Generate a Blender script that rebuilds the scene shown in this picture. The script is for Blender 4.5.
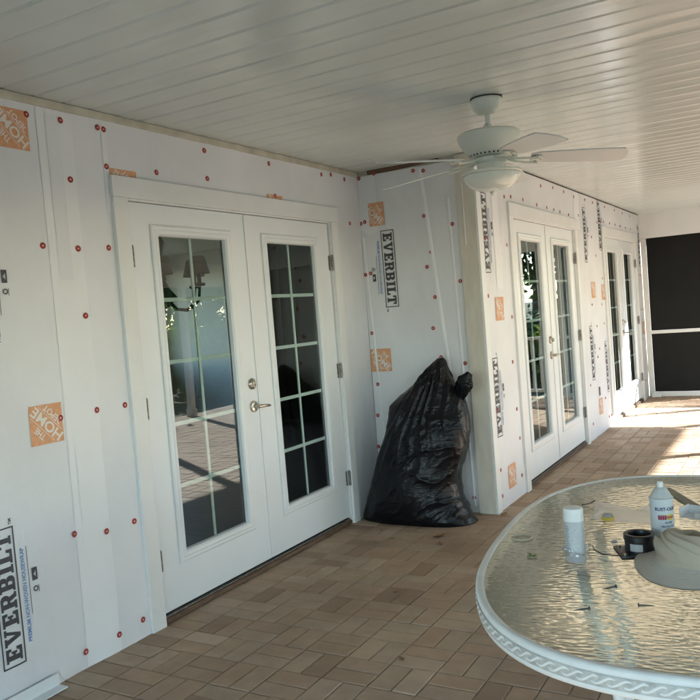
import bpy, bmesh, math, random
from mathutils import Vector, Matrix, noise
PI = math.pi
S = bpy.context.scene
COL = S.collection
for o in list(bpy.data.objects):
    bpy.data.objects.remove(o, do_unlink=True)

# ------------------------------------------------------------------ camera
CAM = Vector((2.7984, 0.0, 1.4547))
yaw, pitch, roll, FPX = 0.5241, -0.0457, -0.0800, 789.0
fw = Vector((-math.sin(yaw)*math.cos(pitch), math.cos(yaw)*math.cos(pitch), math.sin(pitch)))
rt = fw.cross(Vector((0, 0, 1))).normalized(); up = rt.cross(fw)
r2 = rt*math.cos(roll) + up*math.sin(roll); u2 = -rt*math.sin(roll) + up*math.cos(roll)
cd = bpy.data.cameras.new('camera'); cam = bpy.data.objects.new('camera', cd); COL.objects.link(cam)
cd.sensor_width = 36; cd.lens = 36*FPX/700; cd.clip_start = 0.05; cd.clip_end = 2000
mw = Matrix((r2, u2, -fw)).transposed().to_4x4(); mw.translation = CAM
cam.matrix_world = mw
S.camera = cam

# ------------------------------------------------------------------ sky, sun, exposure
SUN_EL = math.radians(23.0)
sx, sy = 0.85, 0.527
SUN = Vector((sx*math.cos(SUN_EL), sy*math.cos(SUN_EL), math.sin(SUN_EL))).normalized()
w = bpy.data.worlds.new('World'); S.world = w; w.use_nodes = True
nt = w.node_tree; nt.nodes.clear()
sky = nt.nodes.new('ShaderNodeTexSky'); sky.sky_type = 'NISHITA'; sky.sun_disc = False
sky.sun_elevation = SUN_EL; sky.sun_rotation = math.atan2(sx, sy)
sky.air_density = 1.0; sky.dust_density = 0.15; sky.ozone_density = 3.0
bg = nt.nodes.new('ShaderNodeBackground'); bg.inputs[1].default_value = 0.15
wo = nt.nodes.new('ShaderNodeOutputWorld')
nt.links.new(sky.outputs[0], bg.inputs[0]); nt.links.new(bg.outputs[0], wo.inputs[0])
sl = bpy.data.lights.new('sun', 'SUN'); sl.energy = 4.2; sl.angle = math.radians(0.6); sl.color = (1.0, 0.965, 0.915)
so = bpy.data.objects.new('sun', sl); COL.objects.link(so); so.location = (20, 12, 12)
so.rotation_euler = SUN.to_track_quat('Z', 'Y').to_euler()
S.view_settings.view_transform = 'Standard'; S.view_settings.look = 'None'
S.view_settings.gamma = 1; S.view_settings.exposure = 3.18
S.view_settings.use_curve_mapping = False
S.cycles.use_denoising = True
S.cycles.max_bounces = 10; S.cycles.diffuse_bounces = 6; S.cycles.glossy_bounces = 5
S.cycles.transmission_bounces = 8; S.cycles.transparent_max_bounces = 12
S.cycles.sample_clamp_indirect = 6.0

# ------------------------------------------------------------------ measured places
XC = 0.9023          # plane of the far house wall
YB = 5.1328          # plane of the short return wall
YE = 11.3645         # end of the porch
H = 2.4794           # ceiling
XR = 5.85            # open side of the porch
YN = -3.2            # near end of the porch
random.seed(7)

# ------------------------------------------------------------------ materials
MATS = {}
def mat(name, col, rough=0.6, var=0.0, vscale=8.0, vstretch=(1, 1, 1), bump=0.0, bscale=60.0, bstretch=(1, 1, 1),
        metal=0.0, spec=0.5, col2=None, thr=(0.45, 0.7), coat=0.0, bdist=0.02, island=0.0, detail=6.0):
    if name in MATS: return MATS[name]
    m = bpy.data.materials.new(name); m.use_nodes = True
    n = m.node_tree.nodes; l = m.node_tree.links
    b = n['Principled BSDF']
    b.inputs['Base Color'].default_value = (*col, 1); b.inputs['Roughness'].default_value = rough
    b.inputs['Metallic'].default_value = metal; b.inputs['Specular IOR Level'].default_value = spec
    b.inputs['Coat Weight'].default_value = coat
    tc = n.new('ShaderNodeTexCoord')
    def tex(scale, stretch, det):
        mp = n.new('ShaderNodeMapping'); mp.inputs['Scale'].default_value = stretch
        l.new(tc.outputs['Object'], mp.inputs['Vector'])
        t = n.new('ShaderNodeTexNoise'); t.inputs['Scale'].default_value = scale; t.inputs['Detail'].default_value = det
        l.new(mp.outputs[0], t.inputs['Vector']); return t
    cur = None
    if var > 0 or col2:
        t = tex(vscale, vstretch, detail)
        mr = n.new('ShaderNodeMapRange'); mr.inputs['From Min'].default_value = thr[0] if col2 else 0.25
        mr.inputs['From Max'].default_value = thr[1] if col2 else 0.75
        l.new(t.outputs['Fac'], mr.inputs['Value'])
        mx = n.new('ShaderNodeMix'); mx.data_type = 'RGBA'
        l.new(mr.outputs[0], mx.inputs[0])
        if col2:
            mx.inputs[6].default_value = (*col, 1); mx.inputs[7].default_value = (*col2, 1)
        else:
            mx.inputs[6].default_value = (*[c*(1-var) for c in col], 1)
            mx.inputs[7].default_value = (*[min(1, c*(1+var)) for c in col], 1)
        cur = mx.outputs[2]
    if island > 0:
        g = n.new('ShaderNodeNewGeometry')
        hs = n.new('ShaderNodeHueSaturation')
        mr = n.new('ShaderNodeMapRange'); mr.inputs['To Min'].default_value = 1-island; mr.inputs['To Max'].default_value = 1+island
        l.new(g.outputs['Random Per Island'], mr.inputs['Value']); l.new(mr.outputs[0], hs.inputs['Value'])
        if cur is None: hs.inputs['Color'].default_value = (*col, 1)
        else: l.new(cur, hs.inputs['Color'])
        cur = hs.outputs[0]
    if cur is not None: l.new(cur, b.inputs['Base Color'])
    if bump > 0:
        t = tex(bscale, bstretch, 5.0)
        bp = n.new('ShaderNodeBump'); bp.inputs['Strength'].default_value = bump; bp.inputs['Distance'].default_value = bdist
        l.new(t.outputs['Fac'], bp.inputs['Height']); l.new(bp.outputs[0], b.inputs['Normal'])
    MATS[name] = m
    return m

WRAP = mat('housewrap white', (0.70, 0.715, 0.745), 0.55, var=0.075, vscale=1.8, bump=0.5, bscale=6, bdist=0.02, bstretch=(1, 1, .5))
WRAP2 = mat('housewrap doubled', (0.76, 0.775, 0.80), 0.5, var=0.03, vscale=4, bump=0.22, bscale=7, bdist=0.02)
WHITE = mat('white trim paint', (0.73, 0.745, 0.745), 0.45, var=0.04, vscale=5, bump=0.05, bscale=40, bdist=0.005)
DOORW = mat('white door paint', (0.74, 0.775, 0.80), 0.38, var=0.04, vscale=2.2, bump=0.03, bscale=30, bdist=0.004)
VINYL = mat('white vinyl', (0.72, 0.755, 0.775), 0.35, var=0.02, vscale=4)
GRILLE = mat('pale grille bars', (0.80, 0.86, 0.84), 0.4)
CREAM = mat('cream board', (0.60, 0.565, 0.49), 0.6, var=0.08, vscale=6, vstretch=(4, 4, 1), bump=0.15, bscale=50, bdist=0.004)
RAWWOOD = mat('old brown wood', (0.14, 0.082, 0.052), 0.75, var=0.45, vscale=14, vstretch=(6, 1, 6), bump=0.4, bscale=60, bdist=0.006)
TRIMW = mat('stained ceiling trim', (0.50, 0.47, 0.39), 0.6, var=0.25, vscale=9, bump=0.2, bscale=50, bdist=0.004)
GAPSHADE = mat('painted gap shade', (0.02, 0.018, 0.016), 0.8)  # near-black colour standing in for the shade inside narrow gaps
CAPRED = mat('red cap plastic', (0.36, 0.045, 0.04), 0.6, var=0.15, vscale=40, spec=.25)
CAPHEAD = mat('nail head steel', (0.62, 0.5, 0.46), 0.4)
INKBLK = mat('print ink charcoal', (0.055, 0.055, 0.065), 0.55, var=0.3, vscale=80)
INKBLU = mat('print ink blue', (0.12, 0.25, 0.50), 0.55, var=0.15, vscale=90)
INKORG = mat('print ink orange', (0.66, 0.33, 0.17), 0.55, var=0.12, vscale=60)
INKWHT = mat('unprinted white', (0.74, 0.70, 0.66), 0.55)
NICKEL = mat('brushed nickel', (0.48, 0.44, 0.38), 0.28, metal=1.0, var=0.1, vscale=60)
HINGE = mat('weathered hinge metal', (0.16, 0.15, 0.135), 0.5, metal=0.3, col2=(0.36, 0.34, 0.31), vscale=60)
FANW = mat('fan white enamel', (0.74, 0.76, 0.70), 0.32, var=0.02, vscale=6)
BLADEW = mat('fan blade white', (0.70, 0.71, 0.71), 0.4, var=0.05, vscale=5)
BOWL = mat('frosted glass bowl', (0.72, 0.76, 0.72), 0.25, spec=0.6, coat=0.3)
SCREENBLK = mat('black solar fabric', (0.010, 0.011, 0.011), 0.75, spec=0.25, var=0.2, vscale=3, bump=0.25, bscale=500, bdist=0.001)
LATTICE = mat('porch white paint', (0.74, 0.74, 0.72), 0.5, var=0.04, vscale=3)
TABLEW = mat('patio table frame white', (0.80, 0.82, 0.80), 0.42, var=0.08, vscale=18, bump=0.06, bscale=120, bdist=0.002)
GRIME = mat('grime in rim grooves', (0.50, 0.50, 0.47), 0.7, var=0.3, vscale=60)
KHAKI = mat('khaki cotton', (0.42, 0.365, 0.285), 0.9, var=0.10, vscale=14, bump=0.35, bscale=700, bdist=0.0012)
BRIMK = mat('pale stitched khaki', (0.50, 0.46, 0.40), 0.9, var=0.06, vscale=20, bump=0.3, bscale=700, bdist=0.0012)
BLACKP = mat('black plastic', (0.012, 0.012, 0.013), 0.35, bump=0.1, bscale=150, bdist=0.002)
SILVERLBL = mat('silver sticker', (0.40, 0.42, 0.43), 0.4)
CANW = mat('can white lacquer', (0.66, 0.71, 0.74), 0.3, var=0.03, vscale=20)
CANSPECK = mat('speckled grey can label', (0.60, 0.63, 0.65), 0.4, col2=(0.46, 0.48, 0.52), vscale=420, thr=(0.46, 0.62))
CANCAP = mat('white plastic cap', (0.80, 0.82, 0.82), 0.35)
NAVY = mat('navy print', (0.03, 0.05, 0.17), 0.5)
REDP = mat('crimson print', (0.33, 0.035, 0.08), 0.5)
YELP = mat('yellow print', (0.72, 0.52, 0.10), 0.5)
STEEL = mat('dull screw steel', (0.12, 0.11, 0.10), 0.4, metal=0.8)
PAPER = mat('white paper', (0.76, 0.76, 0.76), 0.6, var=0.04, vscale=20)
LATHW = mat('weathered lath', (0.27, 0.25, 0.19), 0.7, var=0.2, vscale=12, vstretch=(8, 1, 8))
ORANGEP = mat('orange plastic', (0.70, 0.20, 0.10), 0.5)
LEAFDRY = mat('dry leaf', (0.25, 0.15, 0.09), 0.8, var=0.3, vscale=60)
LEAFGRN = mat('small green leaf', (0.13, 0.20, 0.06), 0.6)
ROOMW = mat('interior wall paint', (0.60, 0.545, 0.45), 0.8, var=0.03, vscale=2)
ROOMSHADE = mat('painted room shade', (0.035, 0.028, 0.022), 0.6)  # near-black paint standing in for an unlit room
ROOMF = mat('interior dark floor', (0.10, 0.065, 0.045), 0.45, var=0.3, vscale=5, vstretch=(1, 8, 1))
BRONZE = mat('dark bronze', (0.03, 0.026, 0.02), 0.4, metal=0.5)
SHADE = mat('olive lamp shade cloth', (0.10, 0.085, 0.055), 0.85)
SAND = mat('joint sand', (0.40, 0.355, 0.29), 0.95, var=0.3, vscale=30)
GRASS = mat('lawn', (0.11, 0.115, 0.06), 0.9, var=0.45, vscale=3, bump=0.6, bscale=40, bdist=0.05)
BARK = mat('bark', (0.10, 0.075, 0.055), 0.9, var=0.4, vscale=12, vstretch=(1, 1, .3), bump=0.6, bscale=25, bdist=0.03)
STUCCO = mat('exterior stucco', (0.55, 0.5, 0.42), 0.9, var=0.06, vscale=4, bump=0.2, bscale=90, bdist=0.006)
CUSH = mat('lavender patterned cushion', (0.42, 0.38, 0.47), 0.85, col2=(0.20, 0.16, 0.26), vscale=30, thr=(0.48, 0.53))

def leaf_mat(name, col, var):
    m = mat(name, col, 0.55, island=var)
    n = m.node_tree.nodes; l = m.node_tree.links
    b = n['Principled BSDF']; out = n['Material Output']
    tr = n.new('ShaderNodeBsdfTranslucent'); tr.inputs[0].default_value = (col[0]*1.5, col[1]*1.4, col[2]*1.2, 1)
    mx = n.new('ShaderNodeMixShader'); mx.inputs[0].default_value = 0.4
    l.new(b.outputs[0], mx.inputs[1]); l.new(tr.outputs[0], mx.inputs[2]); l.new(mx.outputs[0], out.inputs[0])
    return m
LEAF_A = leaf_mat('leaves mid green', (0.06, 0.11, 0.025), 0.5)
LEAF_B = leaf_mat('leaves bright green', (0.10, 0.16, 0.03), 0.45)
LEAF_C = leaf_mat('leaves dark green', (0.035, 0.07, 0.025), 0.5)

def window_glass():
    m = bpy.data.materials.new('door glass'); m.use_nodes = True
    n = m.node_tree.nodes; l = m.node_tree.links; n.clear()
    o = n.new('ShaderNodeOutputMaterial'); mx = n.new('ShaderNodeMixShader')
    fr = n.new('ShaderNodeFresnel'); fr.inputs[0].default_value = 1.68
    tr = n.new('ShaderNodeBsdfTransparent'); tr.inputs[0].default_value = (0.80, 0.88, 0.85, 1)
    gl = n.new('ShaderNodeBsdfGlossy'); gl.inputs['Roughness'].default_value = 0.004
    gl.inputs[0].default_value = (0.95, 1.0, 0.97, 1)
    tc = n.new('ShaderNodeTexCoord'); no = n.new('ShaderNodeTexNoise'); no.inputs['Scale'].default_value = 2.5
    bp = n.new('ShaderNodeBump'); bp.inputs['Strength'].default_value = 0.04; bp.inputs['Distance'].default_value = 0.006
    l.new(tc.outputs['Object'], no.inputs['Vector']); l.new(no.outputs['Fac'], bp.inputs['Height']); l.new(bp.outputs[0], gl.inputs['Normal'])
    l.new(fr.outputs[0], mx.inputs[0]); l.new(tr.outputs[0], mx.inputs[1]); l.new(gl.outputs[0], mx.inputs[2]); l.new(mx.outputs[0], o.inputs[0])
    return m
GLASS = window_glass()

def ripple_glass():
    m = bpy.data.materials.new('pebbled table glass'); m.use_nodes = True
    n = m.node_tree.nodes; l = m.node_tree.links; n.clear()
    o = n.new('ShaderNodeOutputMaterial')
    tc = n.new('ShaderNodeTexCoord')
    mp = n.new('ShaderNodeMapping'); mp.inputs['Scale'].default_value = (1.0, 1.9, 1.0); mp.inputs['Rotation'].default_value = (0, 0, 0.35)
    l.new(tc.outputs['Object'], mp.inputs['Vector'])
    v = n.new('ShaderNodeTexVoronoi'); v.feature = 'SMOOTH_F1'; v.inputs['Scale'].default_value = 42; v.inputs['Smoothness'].default_value = 0.6
    l.new(mp.outputs[0], v.inputs['Vector'])
    bp = n.new('ShaderNodeBump'); bp.inputs['Strength'].default_value = 0.16; bp.inputs['Distance'].default_value = 0.005
    l.new(v.outputs['Distance'], bp.inputs['Height'])
    rf = n.new('ShaderNodeBsdfRefraction'); rf.inputs['IOR'].default_value = 1.4; rf.inputs['Roughness'].default_value = 0.03
    rf.inputs[0].default_value = (0.90, 0.95, 0.91, 1); l.new(bp.outputs[0], rf.inputs['Normal'])
    bp2 = n.new('ShaderNodeBump'); bp2.inputs['Strength'].default_value = 0.14; bp2.inputs['Distance'].default_value = 0.004
    l.new(v.outputs['Distance'], bp2.inputs['Height'])
    gl = n.new('ShaderNodeBsdfGlossy'); gl.inputs['Roughness'].default_value = 0.06; l.new(bp2.outputs[0], gl.inputs['Normal'])
    df = n.new('ShaderNodeBsdfDiffuse'); df.inputs[0].default_value = (0.62, 0.70, 0.64, 1)
    m1 = n.new('ShaderNodeMixShader'); m1.inputs[0].default_value = 0.21
    l.new(rf.outputs[0], m1.inputs[1]); l.new(df.outputs[0], m1.inputs[2])
    fr = n.new('ShaderNodeFresnel'); fr.inputs[0].default_value = 1.4
    m2 = n.new('ShaderNodeMixShader'); l.new(fr.outputs[0], m2.inputs[0]); l.new(m1.outputs[0], m2.inputs[1]); l.new(gl.outputs[0], m2.inputs[2])
    l.new(m2.outputs[0], o.inputs[0])
    return m
TGLASS = ripple_glass()

def clear_plastic():
    m = bpy.data.materials.new('clear film'); m.use_nodes = True
    n = m.node_tree.nodes; l = m.node_tree.links; n.clear()
    o = n.new('ShaderNodeOutputMaterial'); mx = n.new('ShaderNodeMixShader'); mx.inputs[0].default_value = 0.28
    tr = n.new('ShaderNodeBsdfTransparent'); tr.inputs[0].default_value = (0.95, 0.96, 0.96, 1)
    gl = n.new('ShaderNodeBsdfGlossy'); gl.inputs['Roughness'].default_value = 0.12
    l.new(tr.outputs[0], mx.inputs[1]); l.new(gl.outputs[0], mx.inputs[2]); l.new(mx.outputs[0], o.inputs[0])
    return m
FILM = clear_plastic()

def milky_film():
    m = bpy.data.materials.new('milky film'); m.use_nodes = True
    n = m.node_tree.nodes; l = m.node_tree.links
    b = n['Principled BSDF']; b.inputs['Base Color'].default_value = (0.86, 0.87, 0.88, 1); b.inputs['Roughness'].default_value = 0.25
    b.inputs['Alpha'].default_value = 0.6
    return m
MILKY = milky_film()

def bag_mat():
    m = bpy.data.materials.new('black bag plastic'); m.use_nodes = True
    n = m.node_tree.nodes; l = m.node_tree.links
    b = n['Principled BSDF']; b.inputs['Base Color'].default_value = (0.004, 0.0045, 0.0065, 1)
    b.inputs['Roughness'].default_value = 0.27; b.inputs['Specular IOR Level'].default_value = 0.30
    tc = n.new('ShaderNodeTexCoord')
    mp = n.new('ShaderNodeMapping'); mp.inputs['Scale'].default_value = (1, 1, 2.4); mp.inputs['Rotation'].default_value = (0, 0.35, 0)
    l.new(tc.outputs['Object'], mp.inputs['Vector'])
    t1 = n.new('ShaderNodeTexNoise'); t1.inputs['Scale'].default_value = 9; t1.inputs['Detail'].default_value = 5; t1.inputs['Distortion'].default_value = 1.2
    t1.noise_type = 'RIDGED_MULTIFRACTAL'
    t2 = n.new('ShaderNodeTexNoise'); t2.inputs['Scale'].default_value = 38; t2.inputs['Detail'].default_value = 3; t2.inputs['Distortion'].default_value = 0.8
    l.new(mp.outputs[0], t1.inputs['Vector']); l.new(mp.outputs[0], t2.inputs['Vector'])
    b1 = n.new('ShaderNodeBump'); b1.inputs['Strength'].default_value = 0.35; b1.inputs['Distance'].default_value = 0.008
    b2 = n.new('ShaderNodeBump'); b2.inputs['Strength'].default_value = 0.4; b2.inputs['Distance'].default_value = 0.006
    l.new(t1.outputs['Fac'], b1.inputs['Height']); l.new(t2.outputs['Fac'], b2.inputs['Height'])
    l.new(b1.outputs[0], b2.inputs['Normal']); l.new(b2.outputs[0], b.inputs['Normal'])
    return m
BAG = bag_mat()

def paver_mat():
    m = bpy.data.materials.new('brown concrete pavers'); m.use_nodes = True
    n = m.node_tree.nodes; l = m.node_tree.links
    b = n['Principled BSDF']; b.inputs['Roughness'].default_value = 0.72; b.inputs['Specular IOR Level'].default_value = 0.35
    g = n.new('ShaderNodeNewGeometry')
    cr = n.new('ShaderNodeValToRGB'); e = cr.color_ramp.elements
    e[0].position = 0.0; e[0].color = (0.275, 0.190, 0.128, 1)
    e[1].position = 1.0; e[1].color = (0.42, 0.325, 0.235, 1)
    for p, c in ((0.3, (0.36, 0.260, 0.182)), (0.55, (0.375, 0.290, 0.208)), (0.8, (0.365, 0.255, 0.175))):
        q = e.new(p); q.color = (*c, 1)
    l.new(g.outputs['Random Per Island'], cr.inputs[0])
    tc = n.new('ShaderNodeTexCoord')
    t = n.new('ShaderNodeTexNoise'); t.inputs['Scale'].default_value = 7; t.inputs['Detail'].default_value = 8; t.inputs['Roughness'].default_value = 0.7
    l.new(tc.outputs['Object'], t.inputs['Vector'])
    t2 = n.new('ShaderNodeTexNoise'); t2.inputs['Scale'].default_value = 1.1; t2.inputs['Detail'].default_value = 4
    l.new(tc.outputs['Object'], t2.inputs['Vector'])
    ad = n.new('ShaderNodeMath'); ad.operation = 'ADD'; l.new(t.outputs['Fac'], ad.inputs[0]); l.new(t2.outputs['Fac'], ad.inputs[1])
    mr = n.new('ShaderNodeMapRange'); mr.inputs['From Min'].default_value = 0.65; mr.inputs['From Max'].default_value = 1.35
    mr.inputs['To Min'].default_value = 0.86; mr.inputs['To Max'].default_value = 1.36; l.new(ad.outputs[0], mr.inputs['Value'])
    hs = n.new('ShaderNodeHueSaturation'); l.new(cr.outputs[0], hs.inputs['Color']); l.new(mr.outputs[0], hs.inputs['Value'])
    l.new(hs.outputs[0], b.inputs['Base Color'])
    t3 = n.new('ShaderNodeTexNoise'); t3.inputs['Scale'].default_value = 90; t3.inputs['Detail'].default_value = 6
    l.new(tc.outputs['Object'], t3.inputs['Vector'])
    bp = n.new('ShaderNodeBump'); bp.inputs['Strength'].default_value = 0.4; bp.inputs['Distance'].default_value = 0.004
    l.new(t3.outputs['Fac'], bp.inputs['Height']); l.new(bp.outputs[0], b.inputs['Normal'])
    return m
PAVER = paver_mat()

def ceiling_mat():
    m = bpy.data.materials.new('vinyl ceiling panels'); m.use_nodes = True
    n = m.node_tree.nodes; l = m.node_tree.links
    b = n['Principled BSDF']; b.inputs['Base Color'].default_value = (0.64, 0.655, 0.62, 1); b.inputs['Roughness'].default_value = 0.20
    tc = n.new('ShaderNodeTexCoord')
    mp = n.new('ShaderNodeMapping'); mp.inputs['Scale'].default_value = (0.9, 3.0, 1)
    l.new(tc.outputs['Object'], mp.inputs['Vector'])
    t = n.new('ShaderNodeTexNoise'); t.inputs['Scale'].default_value = 1.6; t.inputs['Detail'].default_value = 3
    l.new(mp.outputs[0], t.inputs['Vector'])
    bp = n.new('ShaderNodeBump'); bp.inputs['Strength'].default_value = 0.35; bp.inputs['Distance'].default_value = 0.02
    l.new(t.outputs['Fac'], bp.inputs['Height'])
    t2 = n.new('ShaderNodeTexNoise'); t2.inputs['Scale'].default_value = 160; t2.inputs['Detail'].default_value = 3
    l.new(tc.outputs['Object'], t2.inputs['Vector'])
    bp2 = n.new('ShaderNodeBump'); bp2.inputs['Strength'].default_value = 0.08; bp2.inputs['Distance'].default_value = 0.002
    l.new(t2.outputs['Fac'], bp2.inputs['Height']); l.new(bp.outputs[0], bp2.inputs['Normal']); l.new(bp2.outputs[0], b.inputs['Normal'])
    t3 = n.new('ShaderNodeTexNoise'); t3.inputs['Scale'].default_value = 1.3; t3.inputs['Detail'].default_value = 5
    l.new(tc.outputs['Object'], t3.inputs['Vector'])
    cr = n.new('ShaderNodeValToRGB'); cr.color_ramp.elements[0].position = 0.35; cr.color_ramp.elements[0].color = (0.56, 0.615, 0.61, 1)
    cr.color_ramp.elements[1].position = 0.65; cr.color_ramp.elements[1].color = (0.62, 0.675, 0.67, 1)
    l.new(t3.outputs['Fac'], cr.inputs[0]); l.new(cr.outputs[0], b.inputs['Base Color'])
    return m
CEIL = ceiling_mat()

# ------------------------------------------------------------------ mesh helpers
class MB:
    def __init__(s): s.v = []; s.f = []; s.m = []; s.mats = []
    def mi(s, m):
        if m not in s.mats: s.mats.append(m)
        return s.mats.index(m)
    def add(s, verts, faces, m):
        k = len(s.v); i = s.mi(m); s.v += [tuple(p) for p in verts]
        for f in faces: s.f.append([k+a for a in f]); s.m.append(i)
    def box(s, a, b, m, bev=0.0):
        (x0, y0, z0), (x1, y1, z1) = a, b
        if bev <= 0:
            v = [(x0,y0,z0),(x1,y0,z0),(x1,y1,z0),(x0,y1,z0),(x0,y0,z1),(x1,y0,z1),(x1,y1,z1),(x0,y1,z1)]
            s.add(v, [(3,2,1,0),(4,5,6,7),(0,1,5,4),(1,2,6,5),(2,3,7,6),(3,0,4,7)], m); return
        bm = bmesh.new(); bmesh.ops.create_cube(bm, size=1)
        for q in bm.verts:
            q.co = Vector(((x0+x1)/2+q.co.x*(x1-x0), (y0+y1)/2+q.co.y*(y1-y0), (z0+z1)/2+q.co.z*(z1-z0)))
        bmesh.ops.bevel(bm, geom=list(bm.edges), offset=bev, segments=2, affect='EDGES', profile=0.6)
        s.bm(bm, m)
    def bm(s, bm, m, M=None):
        bm.verts.ensure_lookup_table(); bm.verts.index_update()
        s.add([(M @ q.co if M else q.co) for q in bm.verts], [[q.index for q in f.verts] for f in bm.faces], m); bm.free()
    def lathe(s, prof, m, c=(0, 0, 0), n=32, M=None, cap=True):
        v = []; f = []
        for r, z in prof:
            for k in range(n):
                a = 2*PI*k/n; v.append(Vector((r*math.cos(a), r*math.sin(a), z)))
        for i in range(len(prof)-1):
            for k in range(n):
                k2 = (k+1) % n; f.append((i*n+k, i*n+k2, (i+1)*n+k2, (i+1)*n+k))
        if cap:
            f.append(tuple(range(n-1, -1, -1))); f.append(tuple((len(prof)-1)*n+k for k in range(n)))
        if M: v = [M @ p for p in v]
        s.add([p+Vector(c) for p in v], f, m)
    def tube(s, pts, r, m, n=8, closed=False, radii=None):
        pts = [Vector(p) for p in pts]; N = len(pts); v = []; f = []; nrm = None
        for i, p in enumerate(pts):
            if closed: t = pts[(i+1) % N]-pts[i-1]
            else: t = pts[min(i+1, N-1)]-pts[max(i-1, 0)]
            t.normalize()
            if nrm is None:
                a = Vector((0, 0, 1)) if abs(t.z) < .9 else Vector((1, 0, 0)); nrm = t.cross(a).normalized()
            nrm = (nrm - t*nrm.dot(t)).normalized(); b = t.cross(nrm)
            rr = radii[i] if radii else r
            for k in range(n):
                a = 2*PI*k/n; v.append(p+nrm*(rr*math.cos(a))+b*(rr*math.sin(a)))
        for i in range(N if closed else N-1):
            j = (i+1) % N
            for k in range(n):
                k2 = (k+1) % n; f.append((i*n+k, i*n+k2, j*n+k2, j*n+k))
        if not closed:
            f.append(tuple(range(n-1, -1, -1))); f.append(tuple((N-1)*n+k for k in range(n)))
        s.add(v, f, m)
    def grid(s, fn, nu, nv, m, skip=None):
        v = [fn(i/nu, j/nv) for j in range(nv+1) for i in range(nu+1)]; f = []
        for j in range(nv):
            for i in range(nu):
                if skip and skip((i+.5)/nu, (j+.5)/nv): continue
                k = j*(nu+1)+i; f.append((k, k+1, k+nu+2, k+nu+1))
        s.add(v, f, m)
    def build(s, name, parent=None, smooth=False, loc=None, kind=None, auto=None):
        me = bpy.data.meshes.new(name); me.from_pydata(s.v, [], s.f)
        for m in s.mats: me.materials.append(m)
        me.polygons.foreach_set('material_index', s.m)
        if smooth: me.polygons.foreach_set('use_smooth', [True]*len(s.f))
        me.update()
        if auto is not None:
            me.polygons.foreach_set('use_smooth', [True]*len(s.f))
            me.set_sharp_from_angle(angle=math.radians(auto))
        o = bpy.data.objects.new(name, me); COL.objects.link(o)
        if parent: o.parent = parent
        if loc: o.location = loc
        if kind: o['kind'] = kind
        return o

def thing(name, label, cat, loc=(0, 0, 0), rz=0, group=None):
    o = bpy.data.objects.new(name, None); COL.objects.link(o); o.empty_display_size = .1
    o.location = loc; o.rotation_euler = (0, 0, rz); o['label'] = label; o['category'] = cat; o['kind'] = 'thing'
    if group: o['group'] = group
    return o
def tag(o, label, cat, group=None):
    o['label'] = label; o['category'] = cat; o['kind'] = 'thing'
    if group: o['group'] = group
    return o

def text_polys(body, size, bold=0.0, spacing=1.0):
    """flat letters as 2D vertices and faces, centred on the origin"""
    cu = bpy.data.curves.new('lettering', 'FONT'); cu.body = body; cu.size = size; cu.offset = bold
    cu.align_x = 'CENTER'; cu.align_y = 'CENTER'; cu.space_character = spacing; cu.resolution_u = 3
    o = bpy.data.objects.new('lettering', cu); COL.objects.link(o)
    dg = bpy.context.evaluated_depsgraph_get()
    me = bpy.data.meshes.new_from_object(o.evaluated_get(dg))
    v = [(p.co.x, p.co.y) for p in me.vertices]; f = [list(p.vertices) for p in me.polygons]
    if sum(me.polygons[i].normal.z for i in range(len(f))) < 0: f = [q[::-1] for q in f]
    bpy.data.objects.remove(o); bpy.data.curves.remove(cu); bpy.data.meshes.remove(me)
    return v, f
def poly_fill(loops):
    """filled 2D outline with holes"""
    cu = bpy.data.curves.new('outline', 'CURVE'); cu.dimensions = '2D'; cu.fill_mode = 'BOTH'
    for L in loops:
        sp = cu.splines.new('POLY'); sp.points.add(len(L)-1); sp.use_cyclic_u = True
        for p, q in zip(sp.points, L): p.co = (q[0], q[1], 0, 1)
    o = bpy.data.objects.new('outline', cu); COL.objects.link(o)
    dg = bpy.context.evaluated_depsgraph_get()
    me = bpy.data.meshes.new_from_object(o.evaluated_get(dg))
    v = [(p.co.x, p.co.y) for p in me.vertices]; f = [list(p.vertices) for p in me.polygons]
    if sum(p.normal.z for p in me.polygons) < 0: f = [q[::-1] for q in f]
    bpy.data.objects.remove(o); bpy.data.curves.remove(cu); bpy.data.meshes.remove(me)
    return v, f

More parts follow.
